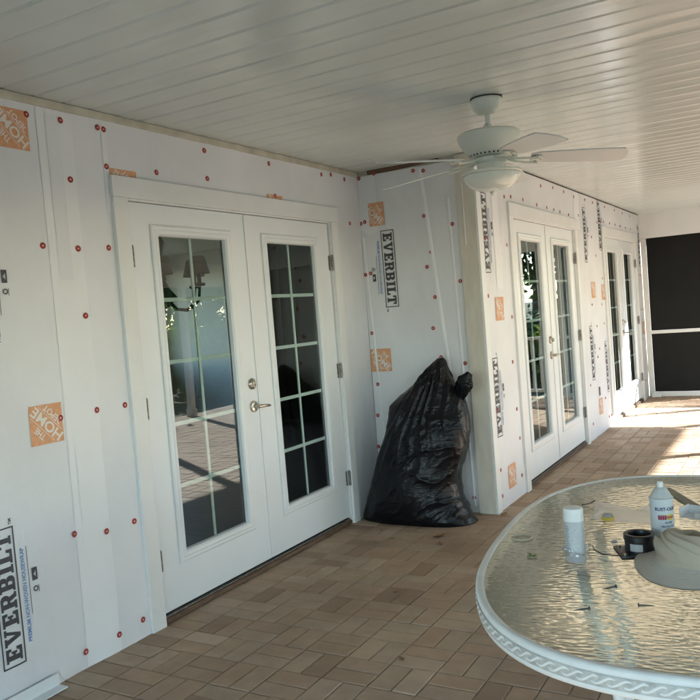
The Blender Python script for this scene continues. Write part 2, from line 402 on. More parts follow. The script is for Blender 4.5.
# slab-serif capitals, unit height
SLAB = {
 'E': (0.80, [[(0,0),(.76,0),(.76,.36),(.60,.36),(.56,.17),(.36,.17),(.36,.42),(.48,.42),(.48,.32),(.60,.32)][:8] and
        [(0,0),(.76,0),(.76,.34),(.62,.34),(.56,.17),(.37,.17),(.37,.42),(.45,.42),(.45,.33),(.58,.33),(.58,.67),(.45,.67),(.45,.58),(.37,.58),(.37,.83),(.55,.83),(.61,.67),(.74,.67),(.74,1),(0,1),(0,.85),(.10,.85),(.10,.15),(0,.15)]]),
 'V': (0.92, [[(.36,0),(.56,0),(.80,.85),(.90,.85),(.90,1),(.54,1),(.54,.85),(.62,.85),(.49,.34),(.36,.85),(.44,.85),(.44,1),(0,1),(0,.85),(.10,.85)]]),
 'R': (0.88, [[(0,0),(.44,0),(.44,.15),(.36,.15),(.36,.42),(.44,.42),(.56,.12),(.60,0),(.88,0),(.88,.15),(.79,.15),(.68,.44),(.78,.54),(.82,.68),(.82,.80),(.76,.92),(.62,1),(0,1),(0,.85),(.10,.85),(.10,.15),(0,.15)],
              [(.36,.57),(.36,.84),(.48,.84),(.54,.78),(.54,.63),(.48,.57)]]),
 'B': (0.86, [[(0,0),(.62,0),(.76,.08),(.82,.22),(.82,.36),(.76,.47),(.68,.52),(.75,.59),(.79,.70),(.79,.82),(.73,.94),(.60,1),(0,1),(0,.85),(.10,.85),(.10,.15),(0,.15)],
              [(.36,.16),(.36,.43),(.48,.43),(.54,.37),(.54,.22),(.48,.16)], [(.36,.59),(.36,.85),(.46,.85),(.52,.79),(.52,.65),(.46,.59)]]),
 'I': (0.46, [[(0,0),(.46,0),(.46,.15),(.36,.15),(.36,.85),(.46,.85),(.46,1),(0,1),(0,.85),(.10,.85),(.10,.15),(0,.15)]]),
 'L': (0.76, [[(0,0),(.74,0),(.74,.38),(.60,.38),(.55,.17),(.37,.17),(.37,.85),(.48,.85),(.48,1),(0,1),(0,.85),(.10,.85),(.10,.15),(0,.15)]]),
 'T': (0.80, [[(.18,0),(.62,0),(.62,.15),(.53,.15),(.53,.83),(.62,.83),(.67,.62),(.80,.62),(.80,1),(0,1),(0,.62),(.13,.62),(.18,.83),(.27,.83),(.27,.15),(.18,.15)]]),
}
def print_shapes():
    """every shape of the big wrap print: list of (verts2d, faces, ink); x along the lettering, y up, box 0.556 x 0.105 centred"""
    out = []
    W2, H2, t = .278, .0525, .006
    out.append((*poly_fill([[(-W2,-H2),(W2,-H2),(W2,H2),(-W2,H2)], [(-W2+t,-H2+t),(W2-t,-H2+t),(W2-t,H2-t),(-W2+t,H2-t)]]), INKBLK))
    word = 'EVERBILT'; tot = sum(SLAB[c][0] for c in word)+.06*7
    sx_, sy_ = .515/tot, .073; x = -.2575
    for c in word:
        a, loops = SLAB[c]
        loops = [[(x+px*sx_, -.0365+py*sy_) for px, py in L] for L in loops]
        out.append((*poly_fill(loops), INKBLK)); x += (a+.06)*sx_
    v, f = text_polys('TM', .018, .0006); out.append(([(p[0]+W2+.02, p[1]-.04) for p in v], f, INKBLK))
    v, f = text_polys('PREMIUM NON-WOVEN HOUSEWRAP', .0215, .0005); s_ = .385/(max(p[0] for p in v)-min(p[0] for p in v))
    out.append(([(p[0]*s_-.015, p[1]*1.15-.081) for p in v], f, INKBLU))
    out.append(([(-.10,-.103),(.18,-.103),(.18,-.1005),(-.10,-.1005)], [(0,1,2,3)], INKBLK))
    out.append((*poly_fill([[(.03,-.143),(.083,-.143),(.083,-.117),(.03,-.117)], [(.042,-.136),(.07,-.136),(.056,-.124)]]), INKBLK))
    ring = [(-.005+.012*math.cos(a*PI/8), -.13+.012*math.sin(a*PI/8)) for a in range(16)]
    out.append((*poly_fill([ring, [(-.005+.007*math.cos(a*PI/8), -.13+.007*math.sin(a*PI/8)) for a in range(16)]]), INKBLK))
    out.append(([(-.022,-.146),(.008,-.146),(.008,-.1435),(-.022,-.1435)], [(0,1,2,3)], INKBLK))
    return out
PRINT = print_shapes()
def logo_shapes():
    """orange square store mark: diagonal white words"""
    a = .0835; out = [([(-a,-a),(a,-a),(a,a),(-a,a)], [(0,1,2,3)], INKORG, 0)]
    def put(body, size, off, bold, width, tall, along=0):
        v, f = text_polys(body, size, bold)
        x0 = min(p[0] for p in v); x1 = max(p[0] for p in v); y0 = min(p[1] for p in v); y1 = max(p[1] for p in v)
        v = [((p[0]-(x0+x1)/2)*width/(x1-x0)+along, (p[1]-(y0+y1)/2)*tall/(y1-y0)+off) for p in v]
        c = math.cos(PI/4); s = math.sin(PI/4)
        v = [(p[0]*c-p[1]*s, p[0]*s+p[1]*c) for p in v]
        f = [q for q in f if all(abs(v[i][0]) < a and abs(v[i][1]) < a for i in q)]
        out.append((v, f, INKWHT, 1))
    put('THE', .05, .052, .0010, .060, .028, 0)
    put('HOME', .07, 0, .0016, .186, .046)
    put('DEPOT', .05, -.0495, .0010, .112, .028)
    for off in (.0295, -.0295):
        c = math.cos(PI/4); s = math.sin(PI/4); h_ = .0012; L = .078
        v = [(-L, off-h_), (L, off-h_), (L, off+h_), (-L, off+h_)]
        out.append(([(p[0]*c-p[1]*s, p[0]*s+p[1]*c) for p in v], [(0,1,2,3)], INKWHT, 1))
    return out
LOGO = logo_shapes()

# ------------------------------------------------------------------ wall surfaces: u along the wall, v up, off towards the porch
def wrink(u, v, seed):
    n1 = noise.noise(Vector((u*1.6+seed, v*.55, seed)))
    n2 = noise.noise(Vector((u*5.5, v*1.3+seed, 3.1*seed)))
    n3 = noise.noise(Vector((u*14+v*3, v*4+seed, 1.7*seed)))
    foot = max(0, .35-v)/.35
    n4 = (1-abs(noise.noise(Vector((u*2.2+v*.9+seed, v*.8-u*.7, 2*seed)))))**6
    return   .012+.0048*n1+.0028*n2+.0009*n3+.0042*n4 + .004*foot*noise.noise(Vector((u*7+seed, v*2, 9)))
class Wall:
    def __init__(s, kind, seed): s.k = kind; s.seed = seed
    def P(s, u, v, off=0.0, wrap=True):
        d = off + (wrink(u, v, s.seed) if wrap else 0)
        if s.k == 'A': return (d, u, v)
        if s.k == 'B': return (u, YB-d, v)
        return (XC+d, u, v)
WA, WB, WC = Wall('A', 1.3), Wall('B', 4.7), Wall('C', 8.2)
def wrap_sheet(wall, rects, m, off, name, parent, step=.04):
    g = MB()
    for u0, u1, v0, v1 in rects:
        nu = max(2, int((u1-u0)/step)); nv = max(2, int((v1-v0)/step))
        g.grid(lambda a, b: wall.P(u0+a*(u1-u0), v0+b*(v1-v0), off), nu, nv, m)
    return g.build(name, parent, smooth=True)
def put_shapes(wall, shapes, u, v, rot, name, parent, off=.0025, uclip=None, vmin=None):
    c, s_ = math.cos(rot), math.sin(rot); g = MB()
    for sh in shapes:
        vv, f, ink = sh[0], sh[1], sh[2]; lay = sh[3] if len(sh) > 3 else 0
        pts = []
        for p in vv:
            uu, v2 = u+p[0]*c-p[1]*s_, v+p[0]*s_+p[1]*c
            if uclip: uu = max(uclip[0], min(uclip[1], uu))
            if vmin: v2 = max(vmin, v2)
            pts.append(wall.P(uu, v2, off+lay*.0008))
        g.add(pts, f, ink)
    return g.build(name, parent)
def fine(v, f, mx=.022):
    bm = bmesh.new(); vs = [bm.verts.new((p[0], p[1], 0)) for p in v]
    for q in f:
        try: bm.faces.new([vs[i] for i in q])
        except ValueError: pass
    bmesh.ops.triangulate(bm, faces=list(bm.faces))
    for _ in range(4):
        e = [q for q in bm.edges if q.calc_length() > mx]
        if not e: break
        bmesh.ops.subdivide_edges(bm, edges=e, cuts=1)
        bmesh.ops.triangulate(bm, faces=[q for q in bm.faces if len(q.verts) > 3])
    bm.verts.index_update()
    r_ = [(p.co.x, p.co.y) for p in bm.verts], [[p.index for p in q.verts] for q in bm.faces]; bm.free(); return r_
PRINT = [(*fine(a[0], a[1]), *a[2:]) for a in PRINT]
LOGO = [(*fine(a[0], a[1]), *a[2:]) for a in LOGO]
capmesh = None
def cap_at(wall, u, v, parent, off=.002):
    global capmesh
    if capmesh is None:
        g = MB()
        g.lathe([(.0040, .0012), (.0050, .0012), (.0060, .0024), (.0110, .0024), (.0132, .0012), (.0140, 0)][::-1], CAPRED, n=20)
        g.lathe([(.0046, .0010), (.0042, .0020), (.0015, .0023)], CAPHEAD, n=12)
        o = g.build('cap_nail', None, smooth=True); capmesh = o.data; bpy.data.objects.remove(o)
    o = bpy.data.objects.new('cap_nail', capmesh); COL.objects.link(o); o.parent = parent
    o.location = wall.P(u, v, off)
    tl = random.uniform(-.12, .12)
    o.rotation_euler = {'A': (tl, PI/2, 0), 'B': (PI/2, tl, 0), 'C': (tl, PI/2, 0)}[wall.k]
    return o

# ================================================================== THE SETTING
# ground outside
g = MB(); g.grid(lambda a, b: ((a-.5)*900, (b-.5)*900, -.16), 12, 12, GRASS); g.build('lawn_ground', kind='structure')
# slab under the pavers and joint sand
g = MB(); g.box((-.3, YN-.2, -.155), (XR+.15, YE+.2, -.0065), SAND); g.build('patio_base', kind='structure')

# pavers: soldier course by the house, then basketweave
def pavers():
    g = MB()
    def brick(x0, y0, x1, y1):
        gp = .0022; x0 += gp; y0 += gp; x1 -= gp; y1 -= gp
        zt = random.uniform(-.0016, .0016); tx = random.uniform(-.006, .006); ty = random.uniform(-.006, .006)
        cx, cy = (x0+x1)/2, (y0+y1)/2; b = .0035
        def z(x, y, d): return zt+(x-cx)*tx+(y-cy)*ty-d
        top = [(x0+b, y0+b), (x1-b, y0+b), (x1-b, y1-b), (x0+b, y1-b)]; bot = [(x0, y0), (x1, y0), (x1, y1), (x0, y1)]
        v = [(x, y, z(x, y, 0)) for x, y in top]+[(x, y, z(x, y, .003)) for x, y in bot]+[(x, y, z(x, y, .014)) for x, y in bot]
        f = [(0, 1, 2, 3)]
        for k in range(4):
            k2 = (k+1) % 4; f += [(k, k+4, k2+4, k2), (k+4, k+8, k2+8, k2+4)]
        g.add(v, f, PAVER)
    ph = 2.39; md = .2045; mx = .2095; x00 = .205
    ny0 = int((YN-ph)/md)-1; ny1 = int((YE+.1-ph)/md)+1; nx = int((XR+.1-x00)/mx)+1
    for j in range(ny0, ny1):
        y = ph+j*md
        for i in range(-2, nx):
            x = x00+i*mx
            if x < -.01 and not (-.01 < x+mx): continue
            if i >= 0 and (i+j) % 2 == 0:
                brick(x, y, x+mx/2, y+md); brick(x+mx/2, y, x+mx, y+md)
            else:
                brick(x, y, x+mx, y+md/2); brick(x, y+md/2, x+mx, y+md)
    return g.build('paver_floor', kind='structure')
pavers()

# ceiling: grooved vinyl planks running away from the house
def ceiling():
    g = MB(); y = 2.308-.155*40
    prof = []
    kk = 0
    while y < YE+.12:
        d_ = (.0050, .0032)[kk % 2]; kk += 1
        prof += [(y, H+d_), (y+.002, H+d_*.95), (y+.016, H), (y+.085, H-.0008), (y+.146, H), (y+.1535, H+d_*.95)]
        y += .155
    x0, x1 = -.02, XR+.45
    v = []; f = []; n = 8
    for (yy, zz) in prof:
        for k in range(n+1): v.append((x0+(x1-x0)*k/n, yy, zz))
    for i in range(len(prof)-1):
        for k in range(n): f.append((i*(n+1)+k, (i+1)*(n+1)+k, (i+1)*(n+1)+k+1, i*(n+1)+k+1))
    g.add(v, f, CEIL)
    return g.build('porch_ceiling', kind='structure')
ceiling()
g = MB(); g.box((-6.0, YN-.6, H+.03), (XR+.5, YE+.55, H+.2), LATTICE); g.build('roof_slab', kind='structure')

# ceiling edge trim
g = MB(); g.box((0.001, YN, H-.036), (.022, YB-.012, H-.002), TRIMW, .003); g.box((0.001, YN, H-.002), (.010, YB-.012, H+.003), GAPSHADE)
g.build('ceiling_trim', kind='structure')
g = MB(); g.box((XC+.0015, YB+.1, H-.012), (XC+.012, YE, H+.004), GAPSHADE); g.build('ceiling_gap_shade', kind='structure')  # solid strip coloured as the shaded gap under the ceiling

# ---------------------------------------------------------------- house walls
DA0, DW = 2.8031, .9305
D2 = 5.8543; D3 = 9.0186
root_a = thing('house_wall', 'long white house wall on the left wrapped in printed housewrap around the nearest double doors', 'wall')
g = MB()
o0, o1 = DA0-.03, DA0+2*DW+.03; ZT = 2.10
for a, b in (((-.14, YN, -.15), (0, o0, H+.02)), ((-.14, o1, -.15), (0, YB+.14, H+.02)), ((-.14, o0, ZT), (0, o1, H+.02)), ((-.14, o0, -.15), (0, o1, -.005))):
    g.box(a, b, STUCCO)
g.build('sheathing', root_a)
wrap_sheet(WA, [(YN, DA0-.045, 0.0, H-.03), (DA0-.045, DA0+2*DW+.045, 2.105, H-.03), (DA0+2*DW+.045, YB-.016, 0, H-.03)], WRAP, 0, 'housewrap', root_a)
wrap_sheet(WA, [(2.315, 2.505, 0.002, H-.04)], WRAP2, .0018, 'wrap_seam', root_a, .03)
wrap_sheet(WA, [(2.36, 2.435, 1.70, H-.06)], WRAP, .0032, 'wrap_fold', root_a, .02)
wrap_sheet(WA, [(2.352, 2.412, .52, 1.02)], WRAP2, .0034, 'wrap_fold', root_a, .02)
wrap_sheet(WA, [(2.672, 2.70, 2.02, H-.05)], WRAP2, .0018, 'wrap_tape', root_a, .02)
for y, z in [(2.269,2.397),(2.444,2.402),(2.655,2.405),(2.69,2.402),(2.688,2.23),(3.018,2.24),(2.469,2.146),(3.407,2.403),(4.012,2.408),(3.412,2.252),
             (2.285,1.847),(2.476,1.841),(2.659,1.851),(2.48,1.541),(2.291,1.109),(2.491,1.114),(2.667,1.112),(2.305,.598),(2.482,.561),(2.656,.56),
             (2.307,.075),(2.495,.078),(2.648,.089),(4.745,2.423),(4.05,2.215),(4.93,2.41),(4.96,2.1),(4.62,2.41)]:
    cap_at(WA, y, z, root_a, .0045 if 2.3 < y < 2.52 else .002)
for y, z in [(1.7,2.40),(1.3,2.40),(.8,2.40),(.3,2.40),(1.7,1.85),(1.3,1.85),(.8,1.84),(1.7,.6),(.8,.6)]: cap_at(WA, y, z, root_a)
put_shapes(WA, LOGO, 2.217, 1.094, PI/2, 'printed_logo', root_a, .0028, uclip=(2.1, 2.3))
put_shapes(WA, LOGO, 2.186, 2.326, PI/2, 'printed_logo', root_a, .0028)
put_shapes(WA, LOGO, 2.79, 2.142, PI/2, 'printed_logo', root_a, .0028, vmin=2.13)
put_shapes(WA, LOGO, 4.04, 2.135, PI/2, 'printed_logo', root_a, .0028, vmin=2.13)
put_shapes(WA, PRINT, 1.957, .440, PI/2, 'printed_lettering', root_a, .0025)
put_shapes(WA, PRINT, 1.952, 1.660, PI/2, 'printed_lettering', root_a, .0025)
put_shapes(WA, PRINT, 1.0, .9, PI/2, 'printed_lettering', root_a, .0025)

root_b = thing('house_wall', 'short white return wall behind the black bag, wrapped in printed housewrap', 'wall')
g = MB(); g.box((0.002, YB, -.15), (XC-.14, YB+.14, H+.02), STUCCO); g.build('sheathing', root_b)
wrap_sheet(WB, [(.012, XC-.105, 0.0, H-.035)], WRAP, 0, 'housewrap', root_b, .025)
def flap(a, b):
    z0 = 2.052-.03*math.sin(a*2.6)+.006*math.sin(a*7+1)
    return WB.P(.014+a*.145, z0+b*(2.44-z0), .0035)
g = MB(); g.grid(flap, 12, 16, WRAP2); g.build('wrap_flap', root_b, smooth=True)
def foldstrip(u0, u1, z0, z1, w_, nm='wrap_fold'):
    g = MB(); g.grid(lambda a, b: WB.P(u0+(u1-u0)*(1-b)+a*w_, z0+b*(z1-z0), .0016+.004*math.sin(a*PI)), 6, 30, WRAP2)
    return g.build(nm, root_b, smooth=True)
foldstrip(.50, .62, .9, 2.43, .035); foldstrip(.70, .735, .05, 2.2, .022); foldstrip(.02, .07, .4, 2.0, .02)
for x, z in [(.031,2.432),(.158,2.449),(.467,2.421),(.544,2.409),(.052,2.114),(.019,2.105),(.525,2.097),(.731,2.015),(.558,1.841),(.519,1.74),(.759,1.619),(.563,1.524),
             (.027,1.73),(.07,1.737),(.039,1.3),(.53,1.307),(.574,1.1),(.751,1.05),(.055,.921),(.035,.69),(.739,.7),(.023,.457),(.604,.136),(.745,.107)]:
    cap_at(WB, x, z, root_b, .0045 if x < .16 else .0025)
put_shapes(WB, PRINT, .226, 1.757, -PI/2, 'printed_lettering', root_b, .0028)
put_shapes(WB, LOGO, .134, 2.158, -PI/2, 'printed_logo', root_b, .0048, uclip=(.09, .215))
put_shapes(WB, LOGO, .098, 1.098, -PI/2, 'printed_logo', root_b, .0028)
# bare wood showing above the wrap
g = MB(); g.add([(.10, YB-.016, H-.030), (.30, YB-.016, H-.030), (.66, YB-.016, H-.012), (.66, YB-.016, H-.001), (.10, YB-.016, H-.001),
                 (.10, YB-.004, H-.030), (.30, YB-.004, H-.030), (.66, YB-.004, H-.012), (.66, YB-.004, H-.001), (.10, YB-.004, H-.001)],
                [(0,1,2,3,4), (0,5,6,1), (1,6,7,2), (2,7,8,3), (3,8,9,4), (4,9,5,0)], RAWWOOD); g.build('bare_wood_strip', root_b)

root_c = thing('house_wall', 'white housewrapped wall beyond the cream corner board with two pairs of double doors', 'wall')
g = MB()
segs = [(YB, D2-.03), (D2+2*DW+.03, D3-.03), (D3+2*DW+.03, YE+.1)]
for a, b in segs: g.box((XC-.14, a, -.15), (XC, b, H+.02), STUCCO)
for d in (D2, D3):
    g.box((XC-.14, d-.03, ZT), (XC, d+2*DW+.03, H+.02), STUCCO); g.box((XC-.14, d-.03, -.15), (XC, d+2*DW+.03, -.005), STUCCO)
g.build('sheathing', root_c)
wrap_sheet(WC, [(YB+.02, D2-.045, 0, H-.012), (D2-.045, D2+2*DW+.045, 2.105, H-.012), (D2+2*DW+.045, D3-.045, 0, H-.012),
                (D3-.045, D3+2*DW+.045, 2.105, H-.012), (D3+2*DW+.045, YE-.03, 0, H-.012)], WRAP, 0, 'housewrap', root_c)
wrap_sheet(WC, [(7.80, 7.99, 2.10, H-.02)], WRAP2, .0018, 'wrap_seam', root_c)
wrap_sheet(WC, [(5.42, 5.55, 1.55, 2.40)], WRAP2, .0018, 'wrap_fold', root_c)
CC = [(5.705,2.227),(5.869,2.241),(6.166,2.244),(6.542,2.234),(6.836,2.232),(7.057,2.231),(7.255,2.227),(7.572,2.222),(6.698,2.407),(7.073,2.427),(7.445,2.426),(7.81,2.412),
      (5.696,1.871),(5.232,1.502),(5.694,1.336),(5.196,1.136),(5.644,1.004),(5.659,.65),(5.681,.428),(5.666,.151),(5.222,.284),(5.222,.10),(5.25,1.9),(5.25,.7),
      (7.95,2.24),(8.25,2.42),(8.6,2.42),(8.45,2.05),(8.6,1.86),(8.75,2.22),(8.92,2.24),(8.3,1.35),(8.75,1.34),(8.85,1.62),(8.88,1.40),(8.45,1.12),(8.8,1.13),
      (8.12,1.02),(8.4,.80),(8.5,.88),(8.75,.72),(8.62,.34),(8.75,.12),(8.86,.12),(8.0,.55),(8.0,.16),(9.1,2.25),(9.4,2.25),(9.7,2.25),(10.0,2.25),(10.35,2.25),(10.7,2.25),
      (9.2,2.42),(9.7,2.42),(10.2,2.42),(10.7,2.42),(11.15,2.30),(11.1,1.66),(11.25,1.66),(11.1,1.20),(11.25,1.20),(11.15,.80),(11.25,.55),(11.1,.25)]
for y, z in CC: cap_at(WC, y, z, root_c)
for u, v in ((5.262, 1.94), (5.262, .79), (8.17, 2.06), (8.17, .86), (8.86, 2.20), (8.80, .66), (11.22, 2.06)):
    put_shapes(WC, PRINT, u, v, PI/2, 'printed_lettering', root_c, .0025)
for u, v in ((5.44, 1.405), (5.452, .196), (8.40, 1.50), (8.40, .285), (8.86, 1.47), (11.2, .95)):
    put_shapes(WC, LOGO, u, v, PI/2, 'printed_logo', root_c, .0028, uclip=(u-.084, min(u+.084, 8.905) if u < 9 else u+.084))
g = MB(); g.grid(lambda a, b: WC.P(8.33+a*.07, .40+b*.09, .003), 2, 2, INKBLK); g.build('torn_label', root_c)

# cream corner board
r = thing('corner_board', 'tall cream painted board covering the corner beside the black bag', 'board')
g = MB(); g.box((XC-.118, YB-.034, 0.0), (XC+.004, YB+.0, H-.003), CREAM, .003); g.build('face_board', r)
g = MB(); g.box((XC+.0045, YB-.032, 0.0), (XC+.021, YB+.055, H-.003), WHITE, .002); g.build('side_board', r)
g = MB()
pts = [(XC-.075, YB-.036, 2.34-.06*k) for k in range(9)]
g.tube(pts, .004, WHITE, 6, radii=[.003, .004, .004, .0035, .004, .0045, .005, .006, .007]); g.build('caulk_drip', r, smooth=True)

# ---------------------------------------------------------------- french doors
def french_door(x, y, label, z0=.05, hstyle=True):
    R_ = thing('french_door', label, 'door', (x, y, 0), 0, 'white french double doors along the house')
    T = 2.03; W2 = 2*DW
    def part(fn, name, par, **k):
        g = MB(); fn(g); return g.build(name, par, **k)
    # casing and jamb
    def casing(g):
        g.box((.0, -.104, 0.0), (.030, -.012, z0+T+.012), WHITE, .003); g.box((.0, W2+.012, 0.0), (.030, W2+.092, z0+T+.012), WHITE, .003)
        g.box((.0, -.106, z0+T+.0125), (.033, W2+.10, z0+T+.112), WHITE, .003)
    part(casing, 'casing', R_)
    def jamb(g):
        g.box((-.14, -.028, 0), (.012, -.003, z0+T+.003), WHITE); g.box((-.14, W2+.003, 0), (.012, W2+.028, z0+T+.003), WHITE)
        g.box((-.14, -.028, z0+T+.0035), (.012, W2+.028, z0+T+.028), WHITE)
    part(jamb, 'jamb', R_)
    def thr(g):
        g.box((-.135, -.002, .001), (-.012, W2+.002, z0-.012), GAPSHADE)
        g.box((-.0115, .002, .004), (.016, W2-.004, z0-.022), RAWWOOD, .004)
        g.box((-.0115, .002, z0-.020), (.004, W2-.004, z0-.014), HINGE)
    part(thr, 'threshold', R_)
    gl0, gl1, gz0, gz1 = .205, .728, .318, 1.922
    for k in range(2):
        y0 = k*DW; a, b = y0+.0025, y0+DW-.0025
        L = part(lambda g: (g.box((-.045, a, z0), (-.002, y0+gl0-.02, z0+T), DOORW), g.box((-.045, y0+gl1+.02, z0), (-.002, b, z0+T), DOORW),
                            g.box((-.045, y0+gl0-.02, z0), (-.002, y0+gl1+.02, gz0-.02), DOORW), g.box((-.045, y0+gl0-.02, gz1+.02), (-.002, y0+gl1+.02, z0+T), DOORW)), 'door_leaf', R_)
        def lite(g):
            o_, i_ = .058, 0.0
            loop = lambda e, x: [(x, y0+gl0-e, gz0-e), (x, y0+gl1+e, gz0-e), (x, y0+gl1+e, gz1+e), (x, y0+gl0-e, gz1+e)]
            rings = [loop(.058, -.001), loop(.056, .006), loop(.048, .010), loop(.034, .009), loop(.028, .012), loop(.012, .010), loop(.003, .001), loop(0, -.022)]
            v = [p for q in rings for p in q]; f = []
            for i in range(len(rings)-1):
                for c in range(4):
                    c2 = (c+1) % 4; f.append((i*4+c, i*4+c2, i*4+c2+4, i*4+c+4))
            g.add(v, f, VINYL)
        part(lite, 'glazing_frame', L)
        part(lambda g: g.add([(-.0185, y0+gl0-.003, gz0-.003), (-.0185, y0+gl1+.003, gz0-.003), (-.0185, y0+gl1+.003, gz1+.003), (-.0185, y0+gl0-.003, gz1+.003)], [(0, 1, 2, 3)], GLASS), 'glass_pane', L)
        def grille(g):
            ym = y0+(gl0+gl1)/2; hw = .0105; zs = [gz0+(gz1-gz0)*i/5 for i in range(6)]
            g.box((-.033, ym-hw, gz0), (-.025, ym+hw, gz1), GRILLE, .002)
            for z in zs[1:-1]:
                g.box((-.0325, y0+gl0, z-hw), (-.0255, ym-hw-.0005, z+hw), GRILLE, .002); g.box((-.0325, ym+hw+.0005, z-hw), (-.0255, y0+gl1, z+hw), GRILLE, .002)
        part(grille, 'grille', L)
        yh = -.001 if k == 0 else W2+.001
        for zh in (1.812, 1.07, .319):
            def hinge(g):
                for q in range(5): g.lathe([(.0085, zh-.05+q*.02), (.0085, zh-.0312+q*.02)], HINGE, (.016, yh, 0), 10)
                g.lathe([(.0085, zh+.05), (.005, zh+.056)], HINGE, (.016, yh, 0), 10)
                s_ = 1 if k == 0 else -1
                g.box((-.0015, min(yh+s_*.004, yh+s_*.020), zh-.05), (.0012, max(yh+s_*.004, yh+s_*.020), zh+.05), HINGE)
            part(hinge, 'hinge', L, auto=40)
        if k == 0:
            yy = y0+DW-.062
            Mx = Matrix.Rotation(PI/2, 4, 'Y')
            part(lambda g: (g.lathe([(.033, 0), (.033, .006), (.029, .012), (.020, .016), (.018, .026), (.006, .027)], NICKEL, (-.002, yy, 1.094), 24, Mx),
                            g.box((.024, yy-.004, 1.080), (.034, yy+.004, 1.108), NICKEL, .003)), 'deadbolt', L, auto=40)
            def lever(g):
                g.lathe([(.034, 0), (.034, .006), (.030, .012), (.014, .016), (.012, .048)], NICKEL, (-.002, yy, .962), 24, Mx)
                g.tube([(.042, yy-.008, .962), (.050, yy+.018, .963), (.052, yy+.05, .961), (.050, yy+.085, .957), (.047, yy+.098, .955)], .009, NICKEL, 10, radii=[.010, .0105, .009, .008, .006])
            part(lever, 'lever_handle', L, auto=40)
        else:
            part(lambda g: g.box((-.0015, y0-.012, z0+.01), (.004, y0+.0015, z0+T-.01), DOORW, .0015), 'astragal', L)
    return R_
french_door(0.0, DA0, 'nearest white french double door, its left glass showing a hanging chandelier inside')
french_door(XC, D2, 'middle white french double door mirroring bright sky and green shrubs')
french_door(XC, D3, 'farthest white french double door with sunlit lower panels beside the black screen')

# ---------------------------------------------------------------- end of the porch
BX1 = 1.93
g = MB(); g.box((XC+.004, YE-.05, 2.15), (XR+.05, YE+.09, H+.02), WHITE, .004); g.build('end_beam', kind='structure')
r = thing('screen_panel', 'tall black fabric screen in a white frame closing the far end', 'screen', (0, YE, 0))
g = MB()
g.box((XC+.018, -.045, 0), (XC+.085, .03, 2.149), WHITE, .003); g.box((BX1, -.045, 0), (BX1+.09, .03, 2.149), WHITE, .003)
g.box((XC+.0855, -.035, .0), (BX1-.0005, .02, .062), WHITE, .003)
g.build('frame', r)
g = MB(); g.box((XC+.0855, -.04, .855), (BX1-.0005, .012, .898), WHITE, .003); g.build('crossbar', r)
g = MB()
def fab(z0, z1):
    g.grid(lambda a, b: (XC+.0857+a*(BX1-XC-.0865), -.012+.012*noise.noise(Vector((a*6, (z0+b*(z1-z0))*.7, 2)))+.003*noise.noise(Vector((a*17, b*1.5, 5))), z0+b*(z1-z0)), 30, 20, SCREENBLK)
fab(.0625, .8545); fab(.8985, 2.1495)
g.build('screen_fabric', r, smooth=True)
r = thing('foam_block', 'small white block lying on the pavers at the foot of the black screen', 'block', (1.02, YE-.12, 0.002), .2)
g = MB(); g.box((-.06, -.03, 0), (.06, .03, .055), WHITE, .008); g.build('block_body', r)
g = MB(); g.box((-.055, -.028, .0555), (.02, .02, .075), WHITE, .006); g.build('block_offcut', r)

def railing(p0, p1, label, step=.115):
    a, b = Vector(p0), Vector(p1); L = (b-a).length; d = (b-a)/L; ang = math.atan2(d.y, d.x)
    R_ = thing('porch_railing', label, 'railing', a, ang, 'white railings round the porch')
    g = MB(); g.box((0, -.035, .86), (L, .035, .90), LATTICE, .006); g.build('top_rail', R_)
    g = MB(); g.box((0, -.025, .09), (L, .025, .13), LATTICE, .004); g.build('bottom_rail', R_)
    n = int(L/step); proto = None
    for k in range(n):
        x = (k+.5)*L/n
        if proto is None:
            g = MB(); g.box((-.016, -.016, .1305), (.016, .016, .8595), LATTICE); o = g.build('baluster', R_); proto = o
        else:
            o = proto.copy(); COL.objects.link(o); o.parent = R_
        o.location = (x, 0, 0)
def post(x, y, label):
    R_ = thing('porch_post', label, 'post', (x, y, 0), 0, 'white posts of the open porch side')
    g = MB(); g.box((-.05, -.05, 0), (.05, .05, HB-.0005), LATTICE, .004); g.build('shaft', R_)
    g = MB(); g.box((-.065, -.065, 0.001), (.065, .065, .12), LATTICE, .006); g.build('base', R_)
HB = 2.10
g = MB(); g.box((XR-.07, YN-.05, HB), (XR+.07, YE-.051, H+.02), LATTICE, .004); g.build('side_beam', kind='structure')
g = MB(); g.box((0.06, YN-.12, 2.15), (XR-.071, YN, H+.02), LATTICE, .004); g.build('near_beam', kind='structure')
ys = [YN, -1.2, .8, 2.75, 4.7, 6.55, 8.1, 9.75, YE+.02]
nth = ['first', 'second', 'third', 'fourth', 'fifth', 'sixth', 'seventh', 'eighth', 'ninth']
for i, yv in enumerate(ys): post(XR, yv, 'square white porch post, %s along the open side from the near end' % nth[i])
for i in range(len(ys)-3):
    railing((XR, ys[i]+.052, 0), (XR, ys[i+1]-.052, 0), 'white baluster railing in the %s open bay from the near end' % nth[i])
post(3.9, YE+.02, 'square white porch post in the middle of the far end opening')
railing((BX1+.10, YE+.0, 0), (3.845, YE, 0), 'white baluster railing beside the black screen at the far end')
railing((3.955, YE+.0, 0), (XR-.055, YE, 0), 'white baluster railing reaching the outer far corner')

